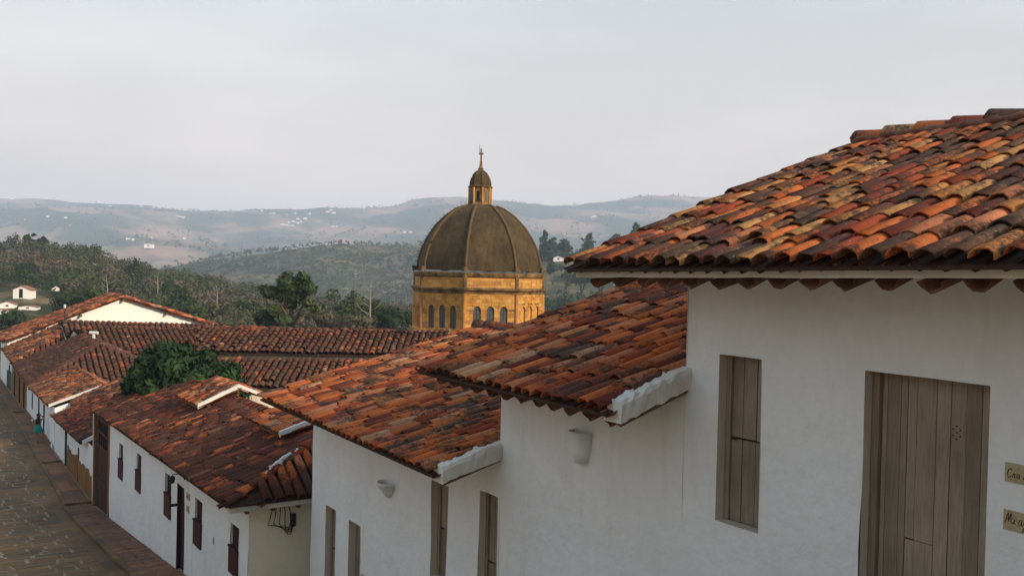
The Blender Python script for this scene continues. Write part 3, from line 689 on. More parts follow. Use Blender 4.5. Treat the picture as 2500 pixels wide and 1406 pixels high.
for k_, (fa, fb, rr_) in enumerate(((.36, .42, .03), (.44, .50, .045), (.50, .55, .06), (.54, .62, .05), (.66, .70, .03))):
    mortar(r4, Vector(E0).lerp(Vector(R0), fa) + Vector((.03 * (-1) ** k_, -.03, .13 + .03 * (k_ % 2))), Vector(E0).lerp(Vector(R0), fb) + Vector((.05, .03, .17)), rr_, 'hip_mortar', 'trim', 4 + k_)
mortar(r4, (9.75, 39.5, -4.93), (9.7, 38.6, -4.88), .07, 'ridge_mortar', 'trim', 5)
ridge_caps(r4, (6.55, 42.75, -6.40), (9.9, 42.75, -5.10), 'tile_b', r=.14, ln=.5, seed=9, lift=.05)
build('eave_plaster', MB().hexa([(6.10, 20.55, -5.62), (11.5, 20.55, -5.62), (11.5, 20.98, -5.62), (6.10, 20.98, -5.62)], [(6.06, 20.52, -5.50), (11.5, 20.52, -5.50), (11.5, 20.98, -5.50), (6.06, 20.98, -5.50)]), M['trim'], h4)
for k in range(9): build('rafter_end', MB().tube([(6.5 + k * .62, 20.62, -5.67), (6.5 + k * .62, 21.0, -5.66)], .05, 6), M['beam'], h4)
# raised vent roofs straddling the ridge
def vent(y0, y1, xl, zl, xa, za_, xr_, zr_, seed):
    P = [(xl, y0, zl), (xl, y1, zl - .02), (xa, y1, za_ - .02), (xa, y0, za_)]; Q = [(xr_, y1, zr_), (xr_, y0, zr_), (xa, y0, za_), (xa, y1, za_ - .02)]
    mb = MB().slab(P, 0, .05); mb.slab(Q, 0, .05); vr = build('raised_roof', mb, M['beam'], h4)
    it = tile_plane(vr, [P[1], P[0], P[3], P[2]], 'tile_b', sp=.26, expo=.42, seed=seed) + tile_plane(vr, Q, 'tile_b', sp=.26, expo=.42, seed=seed + 1, low=True)
    finish_tiles(vr, [(1 if i % 2 else 0, *q[1:]) for i, q in enumerate(it)] if False else it, 'tile_b', 0)
    mbv = MB()
    for (xa_, za2, xb_, zb2) in ((xl, zl, xa, za_), (xa, za_, xr_, zr_)):
        build('verge_plaster', MB().hexa([(xa_, y0 - .06, za2 - .05), (xb_, y0 - .06, zb2 - .05), (xb_, y0 + .09, zb2 - .05), (xa_, y0 + .09, za2 - .05)], [(xa_, y0 - .06, za2 + .10), (xb_, y0 - .06, zb2 + .10), (xb_, y0 + .09, zb2 + .12), (xa_, y0 + .09, za2 + .12)]), M['trim'], vr)
    for x, z in ((xl + .4, zl + .12), (xa, za_ - .05)): build('post', MB().box(x - .05, x + .05, y0 + .1, y0 + .2, z - .6, z), M['beam'], vr)
    build('rafter', MB().tube([(xa, y0 + .02, za_ - .13), (xa, y1, za_ - .13)], .06, 6), M['beam'], vr)
    return vr
vent(31.5, 34.3, 8.14, -4.82, 9.54, -4.21, 10.35, -4.56, 61); vent(22.7, 25.2, 7.95, -4.33, 8.85, -4.06, 9.8, -4.38, 63)
# small things on the fourth house
t = thing('street_lamp', (6.5, 27.45, -6.4), 'small dark lantern under the eave beside the red door', 'lamp')
build('lantern', MB().lathe((6.42, 27.5, -6.42), [(.001, 0), (.06, .02), (.09, .16), (.07, .2), (.001, .26)], 8), M['iron'], t); build('bracket', MB().tube([(X4, 27.5, -6.15), (6.42, 27.5, -6.15), (6.42, 27.5, -6.18)], .014, 6), M['iron'], t)
for zc, wd, lb in ((-6.62, .34, 'upper small wooden sign right of the red door of the long house'), (-6.98, .2, 'lower small tile sign right of the red door of the long house')):
    t = thing('sign', (X4 - .02, 26.5, zc), lb, 'sign'); build('board', MB().box(X4 - .03, X4 - .002, 26.55 - wd / 2, 26.55 + wd / 2, zc - .09, zc + .09), M['ceramic'], t)
    build('lettering', MB().box(X4 - .034, X4 - .03, 26.57 - wd * .35, 26.55 + wd * .35, zc - .02, zc + .015), M['ink'], t)
t = thing('electric_meter', (7.72, 20.98, -6.3), 'black electric meter box with hanging cables on the cream end wall', 'meter')
build('meter_box', MB().box(7.66, 7.78, 20.90, 20.995, -6.22, -5.92), M['iron'], t)
rd = random.Random(3)
for k in range(5):
    a = 7.22 + .09 * k; build('cable', MB().tube([(a, 20.96, -5.66), (a - .06 + .03 * k, 20.94, -5.95 + .03 * k), (a - .12 + .05 * k, 20.95, -6.12), (7.45 + .03 * k, 20.93, -6.20 - .05 * k), (7.66, 20.93, -6.28 - .04 * k + .02), (7.72, 20.93, -6.2)], .011, 5), M['iron'], t)
t = thing('vent_slot', (X4, 23.9, -7.2), 'tiny dark wall slot between windows of the long house', 'vent'); build('slot', MB().box(X4 - .012, X4 + .01, 23.86, 23.92, -7.3, -7.1), M['dark'], t)

# ------------------------------------------------------------------ houses farther down the street
def low_house(label, y0, y1, xw, ee0, ee1, xr, zr0, zr1, key, holes, mats, sp=.34, expo=.46, seed=70, nparts=120, xb=None, hip0=0, hip1=0, wallmat='white', pan='red_wood', zg=-11.2, cat='house'):
    """front wall x=xw between y0 and y1, eave ee0(near)->ee1(far) points, ridge x=xr at heights zr0, zr1"""
    h = thing('house', (xw, (y0 + y1) / 2, zst((y0 + y1) / 2)), label, cat)
    ex, ez0, ez1 = ee0[0], ee0[2], ee1[2]; sl = (zr0 - ez0) / (xr - ex); zt = lambda y: lerp_pts(y, [(ee0[1], ez0), (ee1[1], ez1)]) + sl * (xw - ex) - .09
    mb = MB(); facade(mb, xw, y0, y1, zg, max(zt(y0), zt(y1)), holes, seed=seed, zt=zt, step=.8)
    xb = xb or xr + (xr - xw)
    gz0 = zr0 - .1 if not hip0 else zt(y0); gz1 = zr1 - .1 if not hip1 else zt(y1)
    mb.quad((xw, y0, zg), (xw, y0, zt(y0)), (xr, y0, gz0), (xb, y0, zt(y0)), (xb, y0, zg)); mb.quad((xw, y1, zg), (xb, y1, zg), (xb, y1, zt(y1)), (xr, y1, gz1), (xw, y1, zt(y1)))
    mb.quad((xb, y0, zg), (xb, y0, zt(y0)), (xb, y1, zt(y1)), (xb, y1, zg))
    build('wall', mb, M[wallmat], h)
    R0 = (xr, ee0[1] + hip0, zr0); R1 = (xr, ee1[1] - hip1, zr1); bx = xb + (xw - ex)
    Bk0 = (bx, ee0[1], ez0); Bk1 = (bx, ee1[1], ez1)
    sl_ = [([ee1, ee0, R0, R1], False, seed), ([Bk0, Bk1, R1, R0], True, seed + 1)]
    if hip0: sl_.append(([ee0, Bk0, R0], False, seed + 2))
    if hip1: sl_.append(([Bk1, ee1, R1], True, seed + 3))
    r = make_roof(h, sl_, key, nparts, sp=sp, expo=expo, amp=.06, jit=1.4)
    ridge_caps(r, R0, R1, key, r=.18, ln=.55, seed=seed)
    if hip0: ridge_caps(r, ee0, R0, key, r=.17, ln=.55, seed=seed + 1, lift=.04); ridge_caps(r, Bk0, R0, key, r=.17, ln=.55, seed=seed + 2, lift=.04)
    for q, mt in zip(holes, mats):
        reveal(h, xw, q, .12, 'dark'); nm = 'door' if q[2] < zst(q[0]) + .4 else 'window'
        o = build(nm, MB().box(xw + .05, xw + .09, q[0], q[1], q[2], q[3]), M[mt], h)
        build(nm + '_frame', MB().box(xw - .02, xw + .05, q[1] - .07, q[1], q[2], q[3]), M[mt], o)
    return h, r
def dado(h, xw, y0, y1, hgt, mat, seed=1):
    rd = random.Random(seed); mb = MB(); n = int((y1 - y0) / .3); b_ = 0
    for i in range(n + 1):
        y = y0 + (y1 - y0) * i / n; mb.v += [(xw - .012, y, zst(y) - .3), (xw - .012, y, zst(y) + .14 + hgt * rd.uniform(.85, 1.1))]
    for i in range(n): mb.f.append((2 * i, 2 * i + 1, 2 * i + 3, 2 * i + 2))
    build('dado', mb, M[mat], h)
h5, r5 = low_house('small low white house with ochre dado just beyond the tall gate', 43.12, 56.4, 6.74, (6.42, 44.9, -8.22), (6.42, 54.4, -8.46), 8.6, -7.25, -7.45, 'tile_c', [(51.4, 52.2, -10.7, -8.75), (47.4, 47.7, -10.7, -8.9)], ['green_paint', 'dark'], seed=70, expo=.44, xb=10.5)
dado(h5, 6.74, 43.2, 51.3, 1.15, 'ochre_wall', 2)
build('verge_plaster', MB().hexa([(6.5, 44.8, -8.24), (8.6, 44.8, -7.30), (8.6, 45.0, -7.30), (6.5, 45.0, -8.24)], [(6.5, 44.8, -8.08), (8.6, 44.8, -7.12), (8.6, 45.0, -7.1), (6.5, 45.0, -8.06)]), M['trim'], h5)
h6, r6 = low_house('white house behind the walking woman, three dark slit windows', 56.42, 71.2, 6.72, (6.46, 57.3, -8.18), (6.46, 69.5, -8.34), 9.3, -7.2, -7.3, 'tile_a', [(60.9, 61.5, -10.6, -8.65), (63.6, 64.2, -10.6, -8.65), (67.4, 67.9, -9.8, -8.75)], ['dark', 'dark', 'dark'], seed=80, expo=.46, xb=11)
dado(h6, 6.72, 56.5, 71.0, .25, 'ochre_wall', 3)
build('verge_plaster', MB().hexa([(6.5, 57.15, -8.22), (9.3, 57.15, -7.26), (9.3, 57.4, -7.26), (6.5, 57.4, -8.22)], [(6.5, 57.15, -8.10), (9.3, 57.15, -7.12), (9.3, 57.4, -7.1), (6.5, 57.4, -8.08)]), M['trim'], h6)
build('beam', MB().tube([(6.45, 56.4, -8.55), (8.2, 56.6, -8.35)], .05, 6), M['beam'], h6)
ll, lr = low_house('dark red lean-to roof between the walking woman house and the long house', 53.4, 57.0, 7.9, (7.6, 53.2, -8.1), (7.6, 57.1, -8.05), 10.2, -7.0, -6.9, 'tile_a', [], [], seed=85, xb=12.5)
h7, r7 = low_house('ochre stone corner house under a broad blackened hip roof', 71.25, 83.0, 6.75, (6.5, 66.5, -8.30), (6.5, 79.2, -8.05), 11.4, -5.9, -5.75, 'tile_d', [(73.2, 73.9, -10.7, -8.7), (76.4, 77.1, -10.7, -8.7), (80.4, 81.0, -10.7, -8.7)], ['dark', 'dark', 'dark'], seed=90, hip0=5.0, wallmat='ochre_wall', sp=.40, expo=.5, nparts=300, xb=16.0)
build('back_wall', MB().quad((9.4, 67.0, -11.2), (9.4, 67.0, -8.3), (15.8, 67.0, -8.4), (15.8, 67.0, -11.2)), M['cream'], h7)
h8, r8 = low_house('far white street house with green dado at the left edge', 83.05, 87.9, 6.75, (6.45, 79.6, -7.90), (6.35, 87.5, -7.55), 11.3, -5.35, -5.15, 'tile_a', [(85, 85.8, -10.7, -8.6)], ['dark'], seed=100, hip0=5.2, sp=.42, expo=.5, nparts=150, xb=15.8)
dado(h8, 6.75, 83.2, 87.9, 1.5, 'green_paint', 5)
# tall white gable behind, its ridge parallel to the street
G = thing('house', (15.9, 88, -11), 'tall house showing a broad plain white gable wall over the roofs', 'house')
mb = MB(); mb.quad((6.75, 88, -11.5), (6.75, 94.5, -11.5), (6.75, 94.5, -6.8), (6.75, 88, -6.8)); mb.quad((6.75, 88, -11.5), (6.75, 88, -6.8), (15.9, 88, -3.10), (23.6, 88, -5.60), (23.6, 88, -11.5)); mb.quad((23.6, 88, -11.5), (23.6, 88, -5.6), (23.6, 94.5, -5.6), (23.6, 94.5, -11.5)); mb.quad((6.75, 94.5, -11.5), (23.6, 94.5, -11.5), (23.6, 94.5, -5.6), (15.9, 94.5, -3.1), (6.75, 94.5, -6.8))
build('gable_wall', mb, M['sunlit_white'], G)
rg = make_roof(G, [([(6.3, 94.5, -6.80), (6.3, 87.6, -6.85), (15.9, 87.6, -2.98), (15.9, 94.5, -2.98)], False, 110), ([(24.3, 87.6, -5.70), (24.3, 94.5, -5.7), (15.9, 94.5, -2.98), (15.9, 87.6, -2.98)], True, 111)], 'tile_b', 150, sp=.42, expo=.6, amp=.06, jit=1.3)
ridge_caps(rg, (15.9, 87.5, -2.95), (15.9, 94.5, -2.95), 'tile_b', r=.2, ln=.6, seed=4); ridge_caps(rg, (6.6, 87.65, -6.72), (15.9, 87.65, -2.95), 'tile_b', r=.19, ln=.6, seed=7, lift=.03); ridge_caps(rg, (24.3, 87.65, -5.7), (15.9, 87.65, -2.95), 'tile_b', r=.19, ln=.6, seed=8, lift=.03)
for x, z in ((8.9, -6.0), (12.4, -4.65), (15.9, -3.25), (19.7, -4.5)): build('purlin_end', MB().tube([(x, 87.5, z), (x, 88.02, z)], .12, 6), M['beam'], G)
# cross wings between the street houses and the church
def wing(label, pts_e, pts_r, pts_b, key, seed, sp=.4, expo=.5, nparts=300, zg=-12, wm='cream'):
    """eave (left,right), ridge (left,right), back eave (left,right)"""
    (eL, eR), (rL, rR), (bL, bR) = pts_e, pts_r, pts_b
    h = thing('house', ((eL[0] + eR[0]) / 2, (eL[1] + eR[1]) / 2, zg), label, 'house')
    i = lambda p, q, t: tuple(a + (c - a) * t for a, c in zip(p, q))
    fL, fR = i(eL, rL, .12), i(eR, rR, .12); kL, kR = i(bL, rL, .12), i(bR, rR, .12); mb = MB(); d = .15
    lo = lambda p: (p[0], p[1], zg); dn = lambda p: (p[0], p[1], p[2] - d)
    mb.quad(lo(fL), dn(fL), dn(fR), lo(fR)); mb.quad(lo(fR), dn(fR), dn(rR), dn(kR), lo(kR)); mb.quad(lo(kR), dn(kR), dn(kL), lo(kL)); mb.quad(lo(kL), dn(kL), dn(rL), dn(fL), lo(fL))
    build('wall', mb, M[wm], h)
    r = make_roof(h, [([eL, eR, rR, rL], False, seed), ([bR, bL, rL, rR], True, seed + 1)], key, nparts, sp=sp, expo=expo, amp=.07, jit=1.4)
    ridge_caps(r, rL, rR, 'tile_a', r=sp * .5, ln=.55, seed=seed, lift=.03)
    return h, r
wing('long back roof running right from the street just below the white gable', ((10.5, 81.5, -6.2), (27.2, 81.5, -6.9)), ((10.5, 85.0, -5.05), (27.1, 85.0, -5.72)), ((10.5, 88.5, -6.2), (27.2, 88.5, -6.9)), 'tile_d', 120, sp=.44, expo=.55, nparts=250)
wing('dark tiled wing in front of the long back roof, left of the mango tree', ((12.0, 74.5, -7.0), (25.0, 74.5, -7.4)), ((10.8, 80.0, -5.33), (25.4, 80.0, -5.62)), ((10.8, 83.0, -6.3), (25.4, 83.0, -6.6)), 'tile_d', 124, sp=.44, expo=.55)
hw, rw = wing('broad dark tiled roof behind the mango tree, ending before the stone dome', ((11.2, 44.05, -4.11), (21.4, 37.2, -4.03)), ((12.1, 47.16, -3.13), (22.75, 40.05, -3.10)), ((13.3, 49.3, -4.3), (24.1, 42.1, -4.3)), 'tile_d', 128, sp=.31, expo=.40)
build('verge_plaster', MB().tube([(22.78, 40.05, -2.98), (21.5, 37.3, -3.9)], .08, 6), M['trim'], rw)
wing('lower dark mossy lean-to roof right behind the mango tree', ((10.5, 40.6, -5.35), (18.2, 35.4, -5.25)), ((11.2, 43.4, -4.42), (19.6, 37.7, -4.28)), ((12.4, 44.6, -4.9), (20.4, 38.8, -4.8)), 'tile_d', 132, sp=.30, expo=.38, nparts=200)
# cables, posts
t = thing('cable', (13.6, 42.4, -4.6), 'thin pale cable sagging over the dark lean-to roof', 'cable')
build('wire', MB().tube([(12.3, 42.9, -4.55), (13.6, 41.9, -4.58), (15.0, 41.2, -4.45), (16.0, 40.6, -4.30), (16.1, 40.7, -4.1)], .014, 5), M['cable'], t)
t = thing('vent_pipe', (11.45, 74.4, -6.3), 'white T-shaped vent pipe standing on the blackened hip roof', 'pipe')
build('pipe', MB().tube([(11.45, 74.4, -6.2), (11.45, 74.4, -5.3)], .11, 8), M['white_metal'], t); build('pipe_head', MB().tube([(11.2, 74.6, -5.25), (11.7, 74.2, -5.25)], .12, 8), M['white_metal'], t)
t = thing('antenna_pole', (10.65, 84, -5.4), 'slim pole with white tip beside the white gable', 'antenna')
build('pole', MB().tube([(10.65, 84, -5.4), (10.65, 84, -3.8)], .035, 6), M['iron'], t); build('tip', MB().tube([(10.65, 84, -3.8), (10.65, 84, -3.5)], .09, 8), M['white_metal'], t)
t = thing('cable', (11.5, 70, -6.4), 'thin cable hanging across the blackened hip roof', 'cable')
build('wire', MB().tube([(11.5, 74, -5.9), (11.6, 70.9, -6.2), (12.6, 69, -7.0), (13.6, 67.6, -7.4), (14.8, 66.6, -7.7)], .03, 5), M['cable'], t)
t = thing('floodlight', (20.5, 40.9, -3.2), 'black floodlight on the broad dark roof ridge', 'floodlight')
build('lamp_head', MB().hexa([(20.3, 40.9, -3.0), (20.75, 40.6, -3.0), (20.8, 40.75, -2.95), (20.35, 41.05, -2.95)], [(20.32, 40.92, -2.84), (20.73, 40.62, -2.84), (20.78, 40.75, -2.82), (20.37, 41.02, -2.82)]), M['iron'], t); build('bracket', MB().tube([(20.5, 40.9, -3.15), (20.5, 40.9, -2.95)], .03, 6), M['iron'], t)

# ------------------------------------------------------------------ unseen row across the street, added to shade the street fronts
for k, (ya, yb, lb) in enumerate(((-9, 1.5, 'unseen cream house across the street beside the camera'), (1.7, 11, 'first unseen cream house across the street going down'), (11.2, 22, 'second unseen cream house across the street going down'), (22.2, 36, 'third unseen cream house across the street going down'), (36.2, 58, 'long last unseen cream house across the street'))):
    ze = zst(ya) + 2.9; hO, rO = wing(lb, ((-2.9, ya, ze), (-2.9, yb, ze)), ((-8.2, ya, ze + 2.3), (-8.2, yb, ze + 2.3)), ((-13.5, ya, ze), (-13.5, yb, ze)), 'tile_b', 160 + 3 * k, sp=.34, expo=.5, nparts=0, zg=zst(yb) - .6, wm='cream')
    for q in (.3, .7):
        y = ya + (yb - ya) * q; dO = build('door', MB().box(-3.62, -3.50, y - .5, y + .5, zst(y) - .2, zst(y) + 2.1), M['red_wood'], hO)

# ------------------------------------------------------------------ church dome
m, nt, b = new_mat('golden sandstone')
r = rnd_value(nt)
c = rampn(nt, r, [(i / 7, p) for i, p in enumerate([(.52, .255, .058), (.55, .290, .078), (.45, .205, .048), (.53, .275, .060), (.41, .190, .078), (.56, .31, .09), (.47, .215, .048)])], 'CONSTANT')
n1 = noisen(nt, 1.6, 6, .65); n2 = noisen(nt, .35, 3)
c = mixc(nt, 1.0, c, rampn(nt, n1, [(.3, (.68, .64, .58)), (.65, (1.12, 1.1, 1.05))]), 'MULTIPLY')
nt.links.new(c, b.inputs['Base Color']); bump(nt, b, n1, .03); M['sand'] = m
m, nt, b = new_mat('blackened sandstone cornice')
n1 = noisen(nt, 1.3, 6, .7)
nt.links.new(rampn(nt, n1, [(.36, (.045, .034, .022)), (.52, (.20, .115, .045)), (.7, (.36, .20, .065))]), b.inputs['Base Color']); bump(nt, b, n1, .04); M['sand_dark'] = m
m, nt, b = new_mat('dome render')
n1 = noisen(nt, .5, 6, .62); n2 = noisen(nt, 3.5, 5, .6, vec=(1, 1, .35))
c = rampn(nt, n1, [(.3, (.042, .028, .012)), (.55, (.074, .048, .019)), (.75, (.115, .075, .031))])
c = mixc(nt, 1.0, c, rampn(nt, n2, [(.35, (.68, .68, .68)), (.65, (1.15, 1.12, 1.05))]), 'MULTIPLY')
nt.links.new(c, b.inputs['Base Color']); bump(nt, b, n2, .03); M['dome'] = m
M['dome_rib'] = plain('dome rib', (.105, .064, .028), .9, .35, 3)
m, nt, b = new_mat('leaded window glass'); b.inputs['Base Color'].default_value = (.075, .08, .078, 1); b.inputs['Roughness'].default_value = .4; b.inputs['Specular IOR Level'].default_value = .35; M['glass'] = m
CX, CY = 39.16, 64.03; toc = Vector((-CX, -CY, 0)).normalized(); rgt = Vector((-toc.y, toc.x, 0))
if rgt.dot(RT) < 0: rgt = -rgt
ch = thing('church', (CX, CY, -12), 'domed sandstone church with ribbed brown dome, lantern and cross', 'church')
def octv(R, k, z): a = math.radians(-11 + 45 * k); p = Vector((CX, CY, 0)) + (rgt * math.sin(a) + toc * math.cos(a)) * R; return (p.x, p.y, z)
def octring(prof, cap=True):
    mb = MB(); 
    for R, z in prof: mb.v += [octv(R, k, z) for k in range(8)]
    for i in range(len(prof) - 1):
        for k in range(8): k2 = (k + 1) % 8; mb.f.append((i * 8 + k, i * 8 + k2, (i + 1) * 8 + k2, (i + 1) * 8 + k))
    if cap: mb.f.append(tuple((len(prof) - 1) * 8 + k for k in range(8)))
    return mb
RD = 5.32
drum = build('drum', octring([(RD, -12), (RD, -.1)]), M['sand'], ch)
build('base_moulding', octring([(RD + .02, -4.95), (RD + .24, -4.9), (RD + .30, -4.62), (RD + .18, -4.52), (RD + .02, -4.46)], False), M['sand'], ch)
build('cornice', octring([(RD + .02, -1.72), (RD + .20, -1.62), (RD + .24, -1.46), (RD + .46, -1.36), (RD + .50, -1.22), (RD + .02, -1.12)], False), M['sand_dark'], ch)
build('attic_cornice', octring([(RD + .02, -.38), (RD + .16, -.30), (RD + .26, -.12), (RD + .26, .0), (RD - .4, .02)], False), M['sand_dark'], ch)
# stone courses, one mesh of separate blocks per visible face, windows between them
def face_frame(k, R=RD):
    A, B = Vector(octv(R, k, 0)), Vector(octv(R, k + 1, 0)); u = (B - A).normalized(); nrm = Vector((u.y, -u.x, 0))
    if nrm.dot((A + B) / 2 - Vector((CX, CY, 0))) < 0: nrm = -nrm
    return A, u, nrm, (B - A).length
TAN = lambda A, u, nr, s, d, z: tuple(A + u * s + nr * d + Vector((0, 0, z)))
def hex_on(mb, A, u, nr, s0, s1, z0, z1, d0, d1):
    mb.hexa([TAN(A, u, nr, s0, d0, z0), TAN(A, u, nr, s1, d0, z0), TAN(A, u, nr, s1, d1, z0), TAN(A, u, nr, s0, d1, z0)], [TAN(A, u, nr, s0, d0, z1), TAN(A, u, nr, s1, d0, z1), TAN(A, u, nr, s1, d1, z1), TAN(A, u, nr, s0, d1, z1)])
rd = random.Random(9); blocks = MB()
for k in range(-3, 4):
    A, u, nr, LN = face_frame(k); cs = [LN * f for f in (.24, .5, .76)]; ww = .27; zs0, zsp, ztop = -4.40, -2.86, -2.58
    glazed = k in (-1, 0)
    z = -6.5; zrows = []
    while z < -.42:
        hh = rd.uniform(.24, .33); zrows.append((z, min(z + hh, -.40))); z += hh
    for z0, z1 in zrows:
        s = 0
        while s < LN - .02:
            s2 = s + rd.uniform(.32, .62); s2 = LN if LN - s2 < .2 else min(s2, LN); cut = [(s, s2)]
            for cc in cs:
                if z1 > zs0 and z0 < ztop:
                    zz = max(0, min(z0, z1) - zsp) if z0 > zsp else 0; hw_ = ww + .03
                    nc = []
                    for a_, b_ in cut:
                        if b_ <= cc - hw_ or a_ >= cc + hw_: nc.append((a_, b_)); continue
                        if a_ < cc - hw_: nc.append((a_, cc - hw_))
                        if b_ > cc + hw_: nc.append((cc + hw_, b_))
                    cut = nc
            for a_, b_ in cut:
                if b_ - a_ > .05: hex_on(blocks, A, u, nr, a_ + .008, b_ - .008, z0 + .008, z1 - .008, 0, .13 + rd.uniform(-.008, .008))
            s = s2
    for cc in cs:
        arc = [(cc - ww, zs0), (cc + ww, zs0)] + [(cc + ww * math.cos(math.pi * i / 8), zsp + .02 + ww * math.sin(math.pi * i / 8)) for i in range(9)]
        wn = build('window' if glazed else 'blind_arch', MB().quad(*[TAN(A, u, nr, s, .02, z) for s, z in arc]), M['glass'] if glazed else M['sand'], ch)
        if glazed:
            fr = MB(); hex_on(fr, A, u, nr, cc - .015, cc + .015, zs0, zsp + ww, .022, .04)
            for zz in (-4.0, -3.6, -3.2, -2.86): hex_on(fr, A, u, nr, cc - ww, cc + ww, zz - .014, zz + .014, .023, .041)
            build('glazing_bars', fr, M['iron'], wn)
        for i in range(7):
            a0, a1 = math.pi * i / 7 + .03, math.pi * (i + 1) / 7 - .03; q = [(ww * 1.0, a0), (ww * 1.62, a0), (ww * 1.62, a1), (ww * 1.0, a1)]
            pt = [(cc + r_ * math.cos(a_), zsp + r_ * math.sin(a_)) for r_, a_ in q]
            build('arch_stone', MB().hexa([TAN(A, u, nr, s, .0, z) for s, z in pt], [TAN(A, u, nr, s, .155, z) for s, z in pt]), M['sand'], wn)
        sl = MB(); hex_on(sl, A, u, nr, cc - ww - .06, cc + ww + .06, zs0 - .09, zs0, .0, .17); build('sill', sl, M['sand'], wn)
    st = [0] + [x for cc in cs for x in (cc - ww - .02, cc + ww + .02)] + [LN]
    for a_, b_ in zip(st[0::2], st[1::2]):
        sm = MB(); hex_on(sm, A, u, nr, a_, b_, zsp - .06, zsp + .06, 0, .19); build('string_course', sm, M['sand_dark'] if rd.random() < .35 else M['sand'], ch)
tag(build('sandstone_blocks', blocks, M['sand'], ch), kind='stuff')
for k in range(8):
    p0 = Vector(octv(RD + .10, k, -6.5)); build('corner_pilaster', MB().tube([p0, p0 + Vector((0, 0, 4.85))], .16, 8), M['sand'], ch)
    p0 = Vector(octv(RD + .06, k, -1.2)); build('attic_pier', MB().tube([p0, p0 + Vector((0, 0, 1.1))], .18, 8), M['sand_dark'], ch)
SC = .0341 / 2.81
prof = [(418, 15), (412, 70), (395, 135), (376, 188), (352, 235), (300, 315), (232, 385), (160, 435), (82, 465)]
pr = []
for (r0, z0), (r1, z1) in zip(prof, prof[1:]):
    for i in range(3): pr.append((r0 + (r1 - r0) * i / 3, z0 + (z1 - z0) * i / 3))
pr.append(prof[-1]); pr = [(r_ * SC * 1.03, z_ * SC) for r_, z_ in pr]
build('dome', octring(pr), M['dome'], ch, False)
for k in range(8):
    pts = [Vector(octv(R + .02, k, z)) for R, z in pr[1:-1]]; rb = build('rib', MB().tube(pts, .12, 6), M['dome_rib'], ch, True)
    ft = Vector(octv(pr[0][0] + .12, k, .1)); build('rib_foot', MB().hexa([tuple(ft + Vector((dx, dy, 0))) for dx, dy in ((-.25, -.25), (.25, -.25), (.25, .25), (-.25, .25))], [tuple(ft + Vector((dx * .6, dy * .6, .35))) for dx, dy in ((-.25, -.25), (.25, -.25), (.25, .25), (-.25, .25))]), M['dome_rib'], rb)
    if k in (-2 % 8, 5):
        for p in pts[2::1]: build('rung', MB().tube([p, p + Vector((0, 0, .12)) + (p - Vector((CX, CY, p.z))).normalized() * .22], .025, 5), M['iron'], rb)
zl = 465 * SC
def small_oct(prof, n=8):
    mb = MB(); mb.lathe((CX, CY, 0), [(r_, z_) for r_, z_ in prof], n, math.atan2(toc.y, toc.x) + math.radians(11)); return mb
build('lantern', small_oct([(1.25, zl - .25), (1.05, zl + .05), (.92, zl + .12), (.92, zl + 1.45)]), M['sand_dark'], ch)
for k in range(8):
    a = math.atan2(toc.y, toc.x) + math.radians(11 + 22.5 + 45 * k); rr_ = .92 * math.cos(math.pi / 8); ctr = Vector((CX + rr_ * math.cos(a), CY + rr_ * math.sin(a), 0)); nr = Vector((math.cos(a), math.sin(a), 0)); u = Vector((-nr.y, nr.x, 0))
    arc = [(-.13, zl + .25), (.13, zl + .25)] + [(.13 * math.cos(math.pi * i / 6), zl + .98 + .13 * math.sin(math.pi * i / 6)) for i in range(7)]
    wn = build('lantern_window', MB().quad(*[tuple(ctr + u * s + nr * .012 + Vector((0, 0, z))) for s, z in arc]), M['glass'] if k % 2 == 0 else M['dark'], ch)
    p0 = Vector((CX + .94 * math.cos(a + math.pi / 8), CY + .94 * math.sin(a + math.pi / 8), zl + .1)); build('lantern_pilaster', MB().tube([p0, p0 + Vector((0, 0, 1.35))], .075, 6), M['sand'], ch)
build('lantern_cornice', small_oct([(.92, zl + 1.38), (1.02, zl + 1.42), (1.08, zl + 1.5), (.9, zl + 1.55)]), M['sand_dark'], ch)
cp = [(.90, 1.53), (.88, 1.8), (.80, 2.12), (.66, 2.42), (.46, 2.68), (.22, 2.84)]
build('lantern_dome', small_oct([(r_, zl + z_) for r_, z_ in cp]), M['dome'], ch)
for k in range(8):
    a = math.atan2(toc.y, toc.x) + math.radians(11 + 45 * k); build('lantern_rib', MB().tube([(CX + r_ * math.cos(a), CY + r_ * math.sin(a), zl + z_) for r_, z_ in cp], .05, 5), M['dome_rib'], ch, True)
build('finial', MB().lathe((CX, CY, zl), [(.28, 2.8), (.2, 2.95), (.26, 3.0), (.16, 3.08), (.12, 3.3), (.001, 3.32)], 10), M['sand_dark'], ch)
zc = zl + 3.3
def cross_box(s0, s1, z0, z1, t=.06):
    mb = MB(); c0 = Vector((CX, CY, 0)); mb.hexa([tuple(c0 + rgt * s + toc * d + Vector((0, 0, z0))) for s, d in ((s0, -t), (s1, -t), (s1, t), (s0, t))], [tuple(c0 + rgt * s + toc * d + Vector((0, 0, z1))) for s, d in ((s0, -t), (s1, -t), (s1, t), (s0, t))]); return mb
cx_ = build('cross', cross_box(-.07, .07, zc, zc + 1.36), M['sand_dark'], ch); build('cross_arm', cross_box(-.19, .19, zc + .86, zc + 1.0, .055), M['sand_dark'], cx_); build('cross_foot', cross_box(-.11, .11, zc - .05, zc + .3, .09), M['sand_dark'], cx_)
build('lightning_rod', MB().tube([Vector((CX, CY, zc + .9)) - rgt * .13, Vector((CX, CY, zc + 1.7)) - rgt * .15], .018, 5), M['iron'], ch)
